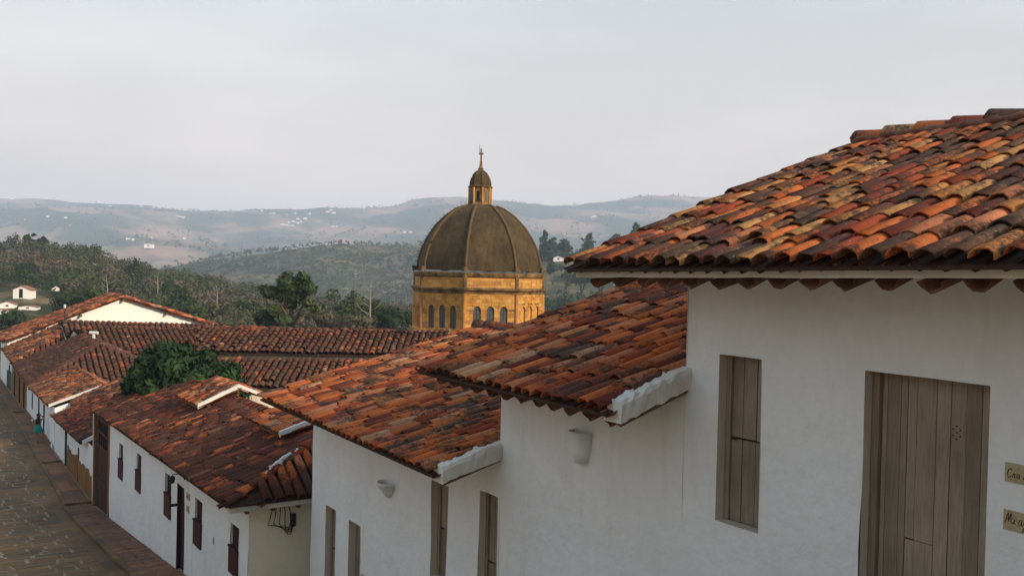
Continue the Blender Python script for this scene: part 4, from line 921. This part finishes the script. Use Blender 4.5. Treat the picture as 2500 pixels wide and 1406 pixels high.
for sgn in (-1, 1):
    p0 = Vector((CX, CY, .0)) + rgt * sgn * (RD + .05) ; build('roof_floodlight', MB().lathe((p0.x, p0.y, .02), [(.001, 0), (.05, .02), (.05, .22), (.16, .28), (.16, .45), (.001, .5)], 8), M['iron'], ch)
build('crossing_base', MB().hexa([(CX - 7, CY - 3, -13), (CX + 5, CY - 7, -13), (CX + 8.5, CY + 2, -13), (CX - 3, CY + 7, -13)], [(CX - 7, CY - 3, -6.4), (CX + 5, CY - 7, -6.4), (CX + 8.5, CY + 2, -6.4), (CX - 3, CY + 7, -6.4)]), M['sand'], ch)
wing('red tiled church side roof peeping out right of the stone drum', ((42.8, 58.0, -4.9), (52.5, 51.2, -4.8)), ((45.2, 63.4, -3.22), (56.5, 56.5, -3.15)), ((47, 68, -5.2), (58, 61, -5.2)), 'tile_c', 140, sp=.36, expo=.5, nparts=150)

# ------------------------------------------------------------------ vegetation
def leaf_mat(name, stops, rough=.65, sub=.0, spec=.25):
    m, nt, b = new_mat(name)
    at = nt.nodes.new('ShaderNodeAttribute'); at.attribute_name = 'tint'; g = nt.nodes.new('ShaderNodeNewGeometry')
    v_ = mathn(nt, 'ADD', at.outputs['Fac'], mathn(nt, 'MULTIPLY', mathn(nt, 'SUBTRACT', g.outputs['Random Per Island'], .5), .12))
    c = rampn(nt, v_, stops); nt.links.new(c, b.inputs['Base Color']); b.inputs['Roughness'].default_value = rough; b.inputs['Specular IOR Level'].default_value = spec
    tr = nt.nodes.new('ShaderNodeBsdfTranslucent'); nt.links.new(c, tr.inputs[0]); ms = nt.nodes.new('ShaderNodeMixShader'); ms.inputs[0].default_value = .25
    o = [n_ for n_ in nt.nodes if n_.type == 'OUTPUT_MATERIAL'][0]; nt.links.new(b.outputs[0], ms.inputs[1]); nt.links.new(tr.outputs[0], ms.inputs[2]); nt.links.new(ms.outputs[0], o.inputs[0]); return m
M['mango_leaf'] = leaf_mat('mango leaves', [(0, (.010, .022, .008)), (.45, (.022, .052, .014)), (.8, (.050, .098, .026)), (1, (.09, .13, .04))])
M['olive_leaf'] = leaf_mat('olive tree leaves', [(0, (.018, .032, .012)), (.5, (.048, .078, .022)), (.8, (.085, .115, .034)), (1, (.14, .14, .05))])
M['wood_leaf'] = leaf_mat('dry woodland leaves', [(0, (.022, .040, .016)), (.25, (.040, .068, .024)), (.45, (.068, .092, .032)), (.6, (.090, .094, .044)), (.78, (.120, .098, .062)), (1, (.16, .125, .085))], .9, spec=.1)
M['bark'] = plain('tree bark', (.10, .075, .05), .95, .3, 4)
M['pale_bark'] = plain('pale bare bark', (.25, .21, .17), .95, .2, 4)
def leaves(blobs, n, size, seed, shell=.55, tint=(.0, .9), droop=.2, aspect=2.2):
    """leaf faces spread through ellipsoid clumps -> (verts, tints)"""
    r_ = np.random.default_rng(seed); vol = np.array([b_[3] * b_[4] * b_[5] for b_ in blobs]) ** (2 / 3); k = r_.choice(len(blobs), n, p=vol / vol.sum()); B = np.array(blobs)[k]
    d = r_.normal(size=(n, 3)); d /= np.linalg.norm(d, axis=1)[:, None]; rad = (shell + (1 - shell) * r_.random(n)) ** .7; rad = np.where(r_.random(n) < .25, r_.random(n), rad) * (1 + .12 * r_.normal(size=n))
    c = B[:, :3] + d * rad[:, None] * B[:, 3:6]
    nrm = d + r_.normal(size=(n, 3)) * .75; nrm[:, 2] += .25; nrm /= np.linalg.norm(nrm, axis=1)[:, None]
    t = np.cross(nrm, r_.normal(size=(n, 3))); t[:, 2] -= droop * 2; t -= nrm * (t * nrm).sum(1)[:, None]; t /= np.linalg.norm(t, axis=1)[:, None]; s = np.cross(nrm, t)
    sz = size * (.6 + .8 * r_.random(n))[:, None]; a = t * sz * aspect * .5; b_ = s * sz * .5
    v = np.stack([c - a, c - b_ - a * .1, c + a, c + b_ - a * .1], 1).reshape(-1, 3)
    ti = tint[0] + (tint[1] - tint[0]) * np.clip(.25 + .45 * r_.random(n) + .3 * (B[:, 6] - .5), 0, 1)
    LN_[0] = np.repeat(d * .85 + nrm * .45 + np.array((0, 0, .15)), 4, axis=0)
    return v, ti
LN_ = [None]
def quads_mesh(name, v, tint, mat, nrm=None):
    me = bpy.data.meshes.new(name); nv = len(v); nf = nv // 4; me.vertices.add(nv); me.vertices.foreach_set('co', np.asarray(v, dtype=np.float32).ravel()); me.loops.add(nv); me.loops.foreach_set('vertex_index', np.arange(nv, dtype=np.int32))
    me.polygons.add(nf); me.polygons.foreach_set('loop_start', np.arange(0, nv, 4, dtype=np.int32)); me.polygons.foreach_set('loop_total', np.full(nf, 4, dtype=np.int32)); me.materials.append(mat)
    at = me.attributes.new('tint', 'FLOAT', 'FACE'); at.data.foreach_set('value', np.asarray(tint, dtype=np.float32)); me.update(); me.validate()
    if nrm is not None: me.polygons.foreach_set('use_smooth', [True] * nf); me.normals_split_custom_set_from_vertices(nrm)
    return me
def limbs(base, tips, r0, seed, mid=.45):
    rd = random.Random(seed); mb = MB(); base = Vector(base); top = base + Vector((0, 0, (sum(Vector(t).z for t in tips) / len(tips) - base.z) * mid))
    mb.tube([base, base.lerp(top, .5) + Vector((rd.gauss(0, .1), rd.gauss(0, .1), 0)) * r0 * 4, top], [r0, r0 * .85, r0 * .7], 8)
    for t in tips:
        t = Vector(t); md = top.lerp(t, .5) + Vector((rd.gauss(0, .12), rd.gauss(0, .12), rd.uniform(0, .15))) * (t - top).length; mb.tube([top - Vector((0, 0, r0)), md, t], [r0 * .55, r0 * .32, r0 * .08], 6)
    return mb
def tree(name, label, base, blobs, n, size, mat, seed, r0=.2, tint=(0, .9), group=None, shell=.5, bark='bark', cat='tree', droop=.2, aspect=2.2):
    t = thing(name, base, label, cat, group)
    build('trunk', limbs(base, [(b_[0], b_[1], b_[2]) for b_ in blobs], r0, seed), M[bark], t, True)
    v, ti = leaves(blobs, n, size, seed, shell, tint, droop, aspect); link('crown', quads_mesh('crown', v - np.array(base), ti, M[mat], LN_[0]), t, base); return t
def rand_blobs(c, R, H, n, seed, s=(.35, .6)):
    rd = random.Random(seed); o = []
    for i in range(n):
        a = rd.uniform(0, 6.28); q = R * math.sqrt(rd.random()) * .72; hz = rd.uniform(-.5, .5) * H * .7; k = rd.uniform(*s); o.append((c[0] + q * math.cos(a), c[1] + q * math.sin(a), c[2] + hz, R * k, R * k, H * .5 * k * 1.1, rd.random()))
    return o
# mango tree behind the long house
def at(px, py, z):
    u = px - 1250; v = py - 703; u0 = u * math.cos(ROLL) + v * math.sin(ROLL); v0 = -u * math.sin(ROLL) + v * math.cos(ROLL); return (FW * FPX + RT * u0 - UC * v0) * (z / FPX)
mb_ = []
rm = random.Random(31)
for px, py, z, rr_ in ((375, 895, 40, .7), (420, 880, 39.5, .7), (455, 885, 40.5, .65), (400, 925, 38.8, .8), (350, 930, 39.5, .7), (485, 925, 40, .75), (522, 910, 40.5, .6), (555, 925, 40, .55), (588, 948, 40, .45), (500, 955, 39, .8), (440, 955, 38.6, .8), (395, 855, 40.5, .42), (440, 852, 41, .40), (505, 868, 41, .38), (325, 950, 39.6, .5), (545, 950, 39.4, .6), (365, 865, 40.8, .35), (335, 905, 40.2, .45), (480, 880, 41, .4), (570, 900, 40.6, .35), (610, 955, 40.2, .3), (415, 905, 38.4, .6), (465, 930, 38.4, .6), (375, 950, 38.4, .6)):
    p = at(px + rm.uniform(-6, 6), py + rm.uniform(-5, 5), z); mb_.append((p.x, p.y, p.z, rr_, rr_, rr_ * .8, rm.random()))
pb = at(450, 1000, 40); tree('mango_tree', 'dense dark green mango tree behind the long low house', (pb.x, pb.y, -10.5), mb_, 9500, .145, 'mango_leaf', 3, .28, (.0, .95), shell=.6, droop=.7, aspect=3.0)
# tall open tree left of the dome
tb = []
for px, py, rr_, ti in ((660, 712, 1.1, .4), (700, 690, 1.3, .6), (735, 690, 1.25, .8), (755, 705, 1.0, .7), (690, 720, 1.2, .3), (725, 725, 1.1, .4), (668, 760, 1.1, .3), (645, 775, 1.2, .2), (690, 785, 1.2, .3), (660, 790, 1.3, .3), (750, 740, .7, .9), (770, 755, .65, 1.0), (710, 745, .7, .3), (645, 705, .7, .5), (740, 675, .8, .8), (700, 672, .6, .7), (785, 745, .4, 1.0)):
    p = at(px, py, 100 + random.uniform(-1.5, 1.5)); tb.append((p.x, p.y, p.z, rr_ * .86, rr_ * .86, rr_ * .62, ti))
pb = at(690, 800, 100); tree('tall_tree', 'tall open-crowned green tree standing left of the dome', (pb.x, pb.y, -12.5), tb, 4200, .28, 'olive_leaf', 5, .32, (.05, 1.0), shell=.6, droop=.5)
# individually visible trees and bushes in the valley  (px centre, top y, bottom y, width px, depth, tint low/high, label)
spots = [(850, 706, 800, 95, 175, .30, .55, 'broad olive green tree right of the tall open tree'), (945, 748, 806, 75, 160, .02, .30, 'dark green tree in front of the pale bare tree'), (985, 752, 806, 60, 165, .12, .38, 'mid green tree next to the stone drum'),
         (905, 735, 800, 70, 190, .28, .50, 'soft green tree behind the pale bare tree trunk'), (790, 760, 812, 110, 150, .62, .95, 'brown twiggy bush right of the tall open tree'), (560, 735, 800, 110, 190, .50, .85, 'grey brown dry tree behind the white gable'), (610, 730, 800, 70, 200, .20, .5, 'dull green tree left of the tall open tree'),
         (450, 705, 780, 80, 185, .05, .32, 'dark green round tree above the right gable slope'), (480, 738, 795, 85, 170, .22, .50, 'bright green bush beside the right gable slope'), (235, 705, 752, 60, 170, .30, .52, 'yellow green tree above the left gable slope'),
         (180, 715, 775, 120, 175, .02, .25, 'dark green thicket left of the white gable'), (105, 770, 800, 90, 150, .32, .52, 'light green bush at the left roof edge'), (20, 760, 815, 90, 160, .05, .30, 'dark bush at the left edge below the white sheds'),
         (330, 640, 740, 60, 260, .02, .25, 'slim dark tree on the left hillside above the gable'), (215, 592, 640, 60, 345, .05, .35, 'broad dark tree on the left hill crest'), (70, 572, 610, 32, 345, .05, .30, 'pointed dark tree on the left hill crest'), (105, 580, 612, 30, 345, .05, .30, 'round dark tree on the left hill crest near the pointed one'),
         (420, 690, 740, 50, 230, .15, .4, 'green tree behind the small pink hut'), (700, 755, 808, 120, 140, .55, .9, 'dry brown scrub at the foot of the tall open tree'), (860, 770, 812, 130, 150, .6, .95, 'dry brown scrub behind the broad dark roof'),
         (1345, 582, 640, 55, 600, .02, .25, 'dark pine just right of the dome'), (1330, 565, 640, 30, 610, .02, .2, 'tall thin dark pine right of the dome'), (1375, 588, 630, 40, 615, .05, .3, 'round dark tree by the white ridge house'), (1440, 572, 640, 45, 605, .02, .25, 'tall dark pine midway along the right ridge'), (1500, 574, 620, 60, 610, .05, .3, 'flat topped pines near the big roof edge'), (1552, 546, 590, 30, 608, .05, .3, 'small crooked pine above the big roof edge'),
         (1420, 660, 700, 70, 480, .05, .3, 'dark shrub clump on the right slope'), (1465, 650, 690, 60, 470, .05, .3, 'dark shrub clump under the big roof corner'), (1560, 640, 700, 70, 460, .02, .3, 'dark shrub clump below the near eave'), (1360, 720, 765, 90, 400, .2, .45, 'green shrub clump just above the church side roof'), (1480, 715, 760, 80, 400, .15, .4, 'green shrub clump above the second roof edge'), (1350, 640, 668, 30, 500, .1, .3, 'small round shrub right of the dome')]
for i, (px, y0, y1, wp, z, t0, t1, lb) in enumerate(spots):
    top, bot = at(px, y0, z), at(px, y1, z); H = top.z - bot.z; R = wp * z / FPX / 2; gx, gy, g_ = bot.x, bot.y, min(bot.z, ground(px, z, bot.x, bot.y)) - .3
    thin = 'pine' in lb or 'slim' in lb or 'pointed' in lb
    bl = rand_blobs((top.x, top.y, bot.z + H * .58), R, H * .9, 9, i + 40)
    if thin: bl = [(top.x + random.gauss(0, R * .25), top.y, bot.z + H * (.25 + .09 * j), R * (1.0 - .085 * j), R * (1.0 - .085 * j), H * .10, random.random()) for j in range(9)]
    tree('tree', lb, (gx, gy, g_), bl, 1500 if z < 300 else 700, max(.28, z * .0022), 'wood_leaf', i + 300, max(.12, R * .07), (t0, t1), 'trees scattered on the hills' if False else None, shell=.45, droop=.1, aspect=1.6)
# bare pale trees
def bare(label, px, y0, y1, z, seed, n=7, r0=.15):
    top, bot = at(px, y0, z), at(px, y1, z); H = top.z - bot.z; rd = random.Random(seed); t = thing('bare_tree', tuple(bot), label, 'tree')
    build('trunk', MB().tube([bot - Vector((0, 0, 3)), bot + Vector((0, 0, H * .3)), bot + Vector((rd.gauss(0, .1), 0, H * .62)), bot + Vector((rd.gauss(0, .3), 0, H))], [r0, r0 * .85, r0 * .5, r0 * .12], 6), M['pale_bark'], t, True)
    for i in range(n):
        s = 1 if i % 2 else -1; h0 = H * (.12 + .75 * i / n); ln = H * .42 * (1 - .5 * i / n) * rd.uniform(.8, 1.2); p0 = bot + Vector((0, 0, h0)); dr_ = (RT * s + F0 * rd.uniform(-.6, .6)).normalized(); p1 = p0 + dr_ * ln * .55 + Vector((0, 0, ln * .3)); p2 = p1 + dr_ * ln * .4 + Vector((0, 0, ln * .55))
        mb = MB().tube([p0, p1, p2], [r0 * .45, r0 * .3, r0 * .08], 5); q = p1 + (p2 - p1) * .3; mb.tube([q, q + dr_ * ln * .35 + Vector((0, 0, ln * .12))], [r0 * .2, r0 * .05], 4); build('branch', mb, M['pale_bark'], t, True)
bare('pale leafless tree standing left of the stone drum', 903, 682, 780, 150, 4, 8, .20); bare('pale leafless tree on the left hillside above the gable apex', 262, 668, 722, 200, 5, 6); bare('pale leafless tree right of the gable on the hillside', 530, 690, 745, 190, 6, 6); bare('pale leafless tree beside the small white shed', 22, 690, 740, 240, 8, 5); bare('thin leafless tree on the left hillside behind the dark round tree', 385, 665, 712, 220, 9, 5)
# yellow-green palm
p0 = at(372, 770, 150); t = thing('palm_tree', tuple(p0), 'small yellow green palm peeking over the right gable slope', 'palm')
tp = at(372, 738, 150); build('trunk', MB().tube([p0 - Vector((0, 0, 4)), tp], [.14, .1], 6), M['bark'], t); fr = []; ti = []
for k in range(13):
    a = k * 2.4; el = .2 + .9 * ((k * 7) % 13) / 13; d_ = Vector((math.cos(a), math.sin(a), 0)); sd_ = Vector((-d_.y, d_.x, 0))
    for j in range(7):
        s0, s1 = j / 7 * 1.5, (j + 1) / 7 * 1.5; z0, z1 = el * s0 - .45 * s0 * s0, el * s1 - .45 * s1 * s1; q0 = tp + d_ * s0 + Vector((0, 0, z0)); q1 = tp + d_ * s1 + Vector((0, 0, z1)); w0 = .24 * (1 - j / 8)
        fr += [tuple(q0 - sd_ * w0 - Vector((0, 0, .12))), tuple(q0), tuple(q1), tuple(q1 - sd_ * w0 * .8 - Vector((0, 0, .12))), tuple(q0), tuple(q0 + sd_ * w0 - Vector((0, 0, .12))), tuple(q1 + sd_ * w0 * .8 - Vector((0, 0, .12))), tuple(q1)]; ti += [.42, .47]
link('frond', quads_mesh('frond', np.array(fr) - np.array(p0), ti, M['olive_leaf']), t, tuple(p0))
# woodland masses: too many to count
def wood_mass(name, label, n, zr, pxr, hgt, leafn, size_k, seed, accept, tint, flat=.8):
    r_ = np.random.default_rng(seed); vs_, ts_, ns_ = [], [], []
    for i in range(n):
        for _ in range(6):
            z = zr[0] + (zr[1] - zr[0]) * r_.random() ** .8; px = r_.uniform(*pxr)
            if accept(px, z): break
        else: continue
        X, Y, g_ = gz(px, z); h = hgt * r_.uniform(.55, 1.25); R = h * r_.uniform(.40, .65); tv_ = tint(px, z, X, Y, r_)
        bl = [(X + r_.normal() * R * .4, Y + r_.normal() * R * .4, g_ + h * r_.uniform(.35, .72), R * r_.uniform(.45, .75), R * r_.uniform(.45, .75), h * r_.uniform(.2, .34), r_.random()) for _ in range(4)]
        v, ti = leaves(bl, leafn, h * size_k, int(r_.integers(1e9)), .45, (tv_ - .09, tv_ + .10), .05, 1.5); vs_.append(v); ts_.append(ti); ns_.append(LN_[0])
    o = link(name, quads_mesh(name, np.concatenate(vs_), np.clip(np.concatenate(ts_), 0, 1), M['wood_leaf'], np.concatenate(ns_))); return tag(o, label, kind='stuff')
def tnt(px, z, X, Y, r_): return min(.95, max(.02, .60 + .55 * mnoise.noise(Vector((X / 45, Y / 45, 1))) + r_.normal() * .16))
wood_mass('near_woodland', 'dry mixed woodland covering the left hillside', 950, (150, 355), (-120, 1020), 6.0, 190, .075, 1, lambda px, z: (z > 190 or px > 350) and not (px < 175 and z < 225), tnt)
wood_mass('valley_woodland', 'scrub and trees in the valley behind the roofs', 330, (125, 330), (330, 1700), 5.0, 150, .09, 2, lambda px, z: True, tnt)
wood_mass('slope_scrub', 'scattered shrubs on the slope right of the dome', 300, (380, 640), (1050, 1800), 6.0, 60, .14, 3, lambda px, z: mnoise.noise(Vector((px / 40, z / 40, 2))) > -.05, lambda px, z, X, Y, r_: .15 + .2 * r_.random())
wood_mass('mid_hill_wood', 'grey green woodland on the middle hill', 4200, (820, 1262), (200, 1700), 5.2, 14, .26, 4, lambda px, z: mnoise.noise(Vector((px / 55, z / 45, 6))) > -.35, lambda px, z, X, Y, r_: max(.02, .30 + .35 * mnoise.noise(Vector((X / 120, Y / 120, 4))) + r_.normal() * .1))
wood_mass('far_hill_wood', 'bluish woodland patches on the far hills', 2000, (2000, 4500), (-150, 1900), 10.0, 10, .40, 5, lambda px, z: mnoise.noise(Vector((px / 60, z / 180, 8))) > .10 and (z < 4450 or random.random() < .35), lambda px, z, X, Y, r_: .12 + .2 * r_.random())

# ------------------------------------------------------------------ houses on the hills
M['far_white'] = plain('far white wall', (.80, .77, .72), .9, .05, .3); M['far_roof'] = plain('far clay roof', (.28, .12, .07), .9, .2, .5)
def far_house(label, px, py, z, wpx, hpx, group=None, door=False, roof='far_roof', rh=.5, yaw=None):
    for zz in [z * (.6 + .01 * i) for i in range(90)]:
        X, Y = world_of(px, zz)
        if 668 + .024 * (px - 1250) - ground(px, zz, X, Y) * 2200 / zz <= py + hpx: z = zz; break
    p = at(px, py, z); p.z = ground(px, z, p.x, p.y); W_, H_ = wpx * z / FPX, hpx * z / FPX; g_ = min(p.z - H_ * .1, ground(px, z, p.x, p.y)); t = thing('hill_house', (p.x, p.y, g_), label, 'house', group)
    a = yaw if yaw is not None else random.uniform(-.5, .5); ux = (RT * math.cos(a) + F0 * math.sin(a)); uy = Vector((-ux.y, ux.x, 0)); D_ = W_ * .8
    P = lambda s, d, z_: tuple(Vector((p.x, p.y, 0)) + ux * s * W_ / 2 + uy * d * D_ / 2 + Vector((0, 0, z_)))
    zt_ = p.z + H_; rz = zt_ + W_ * rh * .35; mb = MB()
    mb.quad(P(-1, -1, g_ - 1), P(1, -1, g_ - 1), P(1, -1, zt_), P(0, -1, rz), P(-1, -1, zt_)); mb.quad(P(1, 1, g_ - 1), P(-1, 1, g_ - 1), P(-1, 1, zt_), P(0, 1, rz), P(1, 1, zt_)); mb.quad(P(1, -1, g_ - 1), P(1, 1, g_ - 1), P(1, 1, zt_), P(1, -1, zt_)); mb.quad(P(-1, 1, g_ - 1), P(-1, -1, g_ - 1), P(-1, -1, zt_), P(-1, 1, zt_))
    build('wall', mb, M['far_white'], t); mb = MB(); e_ = .12 * W_ * .35 * rh
    mb.slab([P(-1.15, -1.12, zt_ - e_), P(0, -1.12, rz + .02), P(0, 1.12, rz + .02), P(-1.15, 1.12, zt_ - e_)], H_ * .06, 0); mb.slab([P(0, -1.12, rz + .02), P(1.15, -1.12, zt_ - e_), P(1.15, 1.12, zt_ - e_), P(0, 1.12, rz + .02)], H_ * .06, 0)
    build('roof', mb, M[roof], t)
    if door: build('door', MB().quad(P(-.30, -1.02, p.z), P(.14, -1.02, p.z), P(.14, -1.02, zt_ + .2), P(-.30, -1.02, zt_ + .2)), M['dark'], t)
    else: build('window', MB().quad(P(-.15, -1.02, p.z + H_ * .35), P(.2, -1.02, p.z + H_ * .35), P(.2, -1.02, p.z + H_ * .8), P(-.15, -1.02, p.z + H_ * .8)), M['dark'], t)
far_house('small white gabled shed with dark doorway on the left hillside', 60, 708, 235, 40, 20, door=True, rh=.6, yaw=.1)
far_house('low white shed with long roof at the left edge', 20, 744, 215, 34, 9, yaw=.3); far_house('white wall and terracotta terrace below the gabled shed', 72, 750, 205, 40, 6, yaw=.2, rh=.2); far_house('tiny white hut at the far left edge under the sheds', 10, 758, 190, 16, 10)
far_house('dark little house with pale front right of the gabled shed', 136, 704, 240, 16, 8); far_house('small pinkish hut on the slope right of the gable', 403, 742, 160, 14, 18); far_house('brown roofed hut with pole right of the gable', 556, 786, 150, 42, 6, rh=.5, yaw=0); far_house('white hut among the brown scrub right of the tall tree', 808, 792, 150, 26, 6)
far_house('white house with red roof on the pine ridge right of the dome', 1364, 606, 600, 24, 8); far_house('small roof on the slope under the near eave', 1508, 690, 430, 16, 8)
far_house('cream flat-topped house standing alone on the far lower slope', 364, 603, 2300, 20, 8, rh=.15, yaw=.1); far_house('bright white house alone on the far left slope', 171, 552, 3000, 7, 5)
GR = 'tiny white houses far off on the hazy hills'; LB = 'tiny white house far off on the hazy hillside'
for px, py in ((705, 546), (715, 542), (725, 546), (735, 540), (745, 538), (700, 552), (712, 551), (728, 536), (690, 550), (790, 555), (800, 553), (812, 556), (820, 553), (780, 556), (433, 533), (440, 532), (447, 534), (312, 582), (325, 583), (368, 580), (450, 581), (800, 517), (808, 514), (815, 519), (668, 520), (700, 523), (720, 522), (755, 522), (238, 492), (268, 504), (475, 508), (700, 507), (710, 508), (1003, 566), (985, 566), (1447, 530), (1452, 528), (215, 527), (117, 528), (160, 530), (60, 535), (640, 515), (660, 521), (30, 484), (120, 485), (135, 486), (375, 506), (390, 508), (405, 507), (345, 505), (885, 505)):
    for zz in range(1900, 4590, 40):
        X, Y = world_of(px, zz); g_ = ground(px, zz, X, Y)
        if (668 + .024 * (px - 1250)) - g_ * 2200 / zz <= py + 1: break
    lb = 'tiny white house in the bright cluster on the far slope left of the dome' if 685 < px < 750 and py > 530 else 'tiny white house in the row right of the bright far cluster' if 775 < px < 825 and py > 530 else 'tiny white building along the far left skyline' if py < 510 and px < 420 else 'tiny pale house on the far skyline between left edge and dome' if py < 510 else 'tiny white house on the far slope under the middle skyline' if py < 525 and px > 600 else 'tiny white house low on the far slope, near the lone cream house' if py > 575 else 'tiny white house on the far hill right of the dome' if px > 1300 else 'tiny white house on the far slope just left of the dome' if px > 950 else 'tiny white house on the middle of the far left slope'
    far_house(lb, px, py, zz - 10, random.uniform(5, 9), random.uniform(2.2, 3.5), lb.replace('tiny white house', 'houses').replace('tiny white building', 'buildings').replace('tiny pale house', 'houses'), rh=.3, roof='far_roof' if random.random() < .5 else 'far_white')
# mast on the mid slope
p0 = at(868, 685, 330); t = thing('mast', tuple(p0), 'thin white lattice mast in the valley left of the dome', 'mast'); p1 = at(868, 653, 330)
build('pole', MB().tube([p0 - Vector((0, 0, 8)), p1], [.10, .05], 5), M['pale_bark'], t)
for k in (.3, .5, .7): build('crossarm', MB().tube([p0.lerp(p1, k) - RT * .5, p0.lerp(p1, k) + RT * .5], .07, 4), M['white_metal'], t)

# ------------------------------------------------------------------ walking woman
FX, FY = 6.22, 59.3; FZ = zst(FY) + .145
pw = thing('person', (FX, FY, FZ), 'woman in black top and teal skirt walking up the pavement, hand on her head', 'person')
M['skin'] = plain('skin', (.30, .16, .105), .6, .05); M['teal'] = plain('teal skirt cloth', (.010, .21, .17), .8, .15, 20); M['black_top'] = plain('black top cloth', (.018, .016, .022), .8, .1); M['hair'] = plain('dark brown hair', (.03, .018, .012), .6, .1)
fw = (-F0).normalized(); rt_ = RT
def pp(s, d, z): return tuple(rt_ * s + fw * d + Vector((0, 0, z)))
joints = {'pelvis': (pp(0, 0, .90), .125), 'waist': (pp(0, 0, 1.05), .105), 'chest': (pp(0, .01, 1.26), .125), 'neck': (pp(0, .01, 1.40), .05), 'head0': (pp(0, .03, 1.47), .075), 'head1': (pp(0, .03, 1.56), .092), 'head2': (pp(0, .03, 1.63), .06),
          'shR': (pp(.16, 0, 1.33), .05), 'elR': (pp(.36, .04, 1.44), .038), 'wrR': (pp(.15, .09, 1.62), .028), 'haR': (pp(.07, .10, 1.66), .03), 'shL': (pp(-.16, 0, 1.33), .05), 'elL': (pp(-.20, -.02, 1.08), .038), 'wrL': (pp(-.19, .06, .85), .028), 'haL': (pp(-.19, .08, .76), .03),
          'hipR': (pp(.085, 0, .84), .085), 'knR': (pp(.10, .16, .48), .055), 'anR': (pp(.12, .12, .08), .036), 'toR': (pp(.12, .26, .04), .03), 'hipL': (pp(-.085, 0, .84), .085), 'knL': (pp(-.09, -.02, .47), .055), 'anL': (pp(-.08, -.22, .10), .036), 'toL': (pp(-.08, -.09, .035), .03)}
nm = list(joints); ed = [('pelvis', 'waist'), ('waist', 'chest'), ('chest', 'neck'), ('neck', 'head0'), ('head0', 'head1'), ('head1', 'head2'), ('chest', 'shR'), ('shR', 'elR'), ('elR', 'wrR'), ('wrR', 'haR'), ('chest', 'shL'), ('shL', 'elL'), ('elL', 'wrL'), ('wrL', 'haL'), ('pelvis', 'hipR'), ('hipR', 'knR'), ('knR', 'anR'), ('anR', 'toR'), ('pelvis', 'hipL'), ('hipL', 'knL'), ('knL', 'anL'), ('anL', 'toL')]
me = bpy.data.meshes.new('body'); me.from_pydata([joints[k][0] for k in nm], [(nm.index(a), nm.index(b_)) for a, b_ in ed], []); me.materials.append(M['skin'])
bo = link('body', me, pw); bo.modifiers.new('skin', 'SKIN'); bo.modifiers.new('smooth', 'SUBSURF').render_levels = 2
for i, k in enumerate(nm): me.skin_vertices[0].data[i].radius = (joints[k][1],) * 2; me.skin_vertices[0].data[i].use_root = (k == 'pelvis')
C0 = Vector((FX, FY, FZ))
build('top', MB().lathe(C0, [(.135, .98), (.125, 1.06), (.145, 1.2), (.165, 1.30), (.13, 1.37), (.07, 1.40)], 14, sx=1.05, sy=1.0), M['black_top'], pw, True)
mb = MB().lathe(C0, [(.13, 1.03), (.17, .92), (.23, .76), (.29, .60), (.285, .595)], 22); mb.v = [(x + .012 * math.sin(9 * math.atan2(y - FY, x - FX)) * max(0, 1.03 - (z - FZ)) * 4, y, z) for x, y, z in mb.v]; build('skirt', mb, M['teal'], pw, True)
hb = C0 + Vector(pp(0, .0, 0)); build('hair', MB().lathe((hb.x, hb.y, hb.z), [(.04, 1.36), (.09, 1.42), (.105, 1.52), (.112, 1.60), (.09, 1.68), (.03, 1.715), (.001, 1.72)], 12), M['hair'], pw, True)
for s in (-.035, .035): build('eye', MB().lathe(C0 + Vector(pp(s, .118, 1.575)), [(.001, -.012), (.012, 0), (.001, .012)], 6), M['hair'], pw)
build('nose', MB().lathe(C0 + Vector(pp(0, .125, 1.53)), [(.012, -.02), (.016, 0), (.001, .04)], 6), M['skin'], pw)
for k, s in (('toR', 1), ('toL', -1)):
    q = C0 + Vector(joints[k][0]); build('shoe', MB().lathe((q.x, q.y, q.z - .035), [(.001, 0), (.05, .0), (.055, .03), (.03, .055), (.001, .06)], 8), M['iron'], pw, True)

# ------------------------------------------------------------------ haze
m = bpy.data.materials.new('evening haze'); m.use_nodes = True; nt = m.node_tree; nt.nodes.clear()
o = nt.nodes.new('ShaderNodeOutputMaterial'); pv = nt.nodes.new('ShaderNodeVolumePrincipled'); pv.inputs['Color'].default_value = (.71, .82, 1.0, 1); pv.inputs['Density'].default_value = HAZE; pv.inputs['Anisotropy'].default_value = 0.0
nt.links.new(pv.outputs[0], o.inputs['Volume'])
zlo = min(p[2] for p in tv) - 2; zhi = max(p[2] for p in tv) + 30
hz = build('haze', MB().box(-6800, 6800, -6800, 6800, zlo, zhi), m); tag(hz, 'bluish evening haze over the valley', kind='stuff')
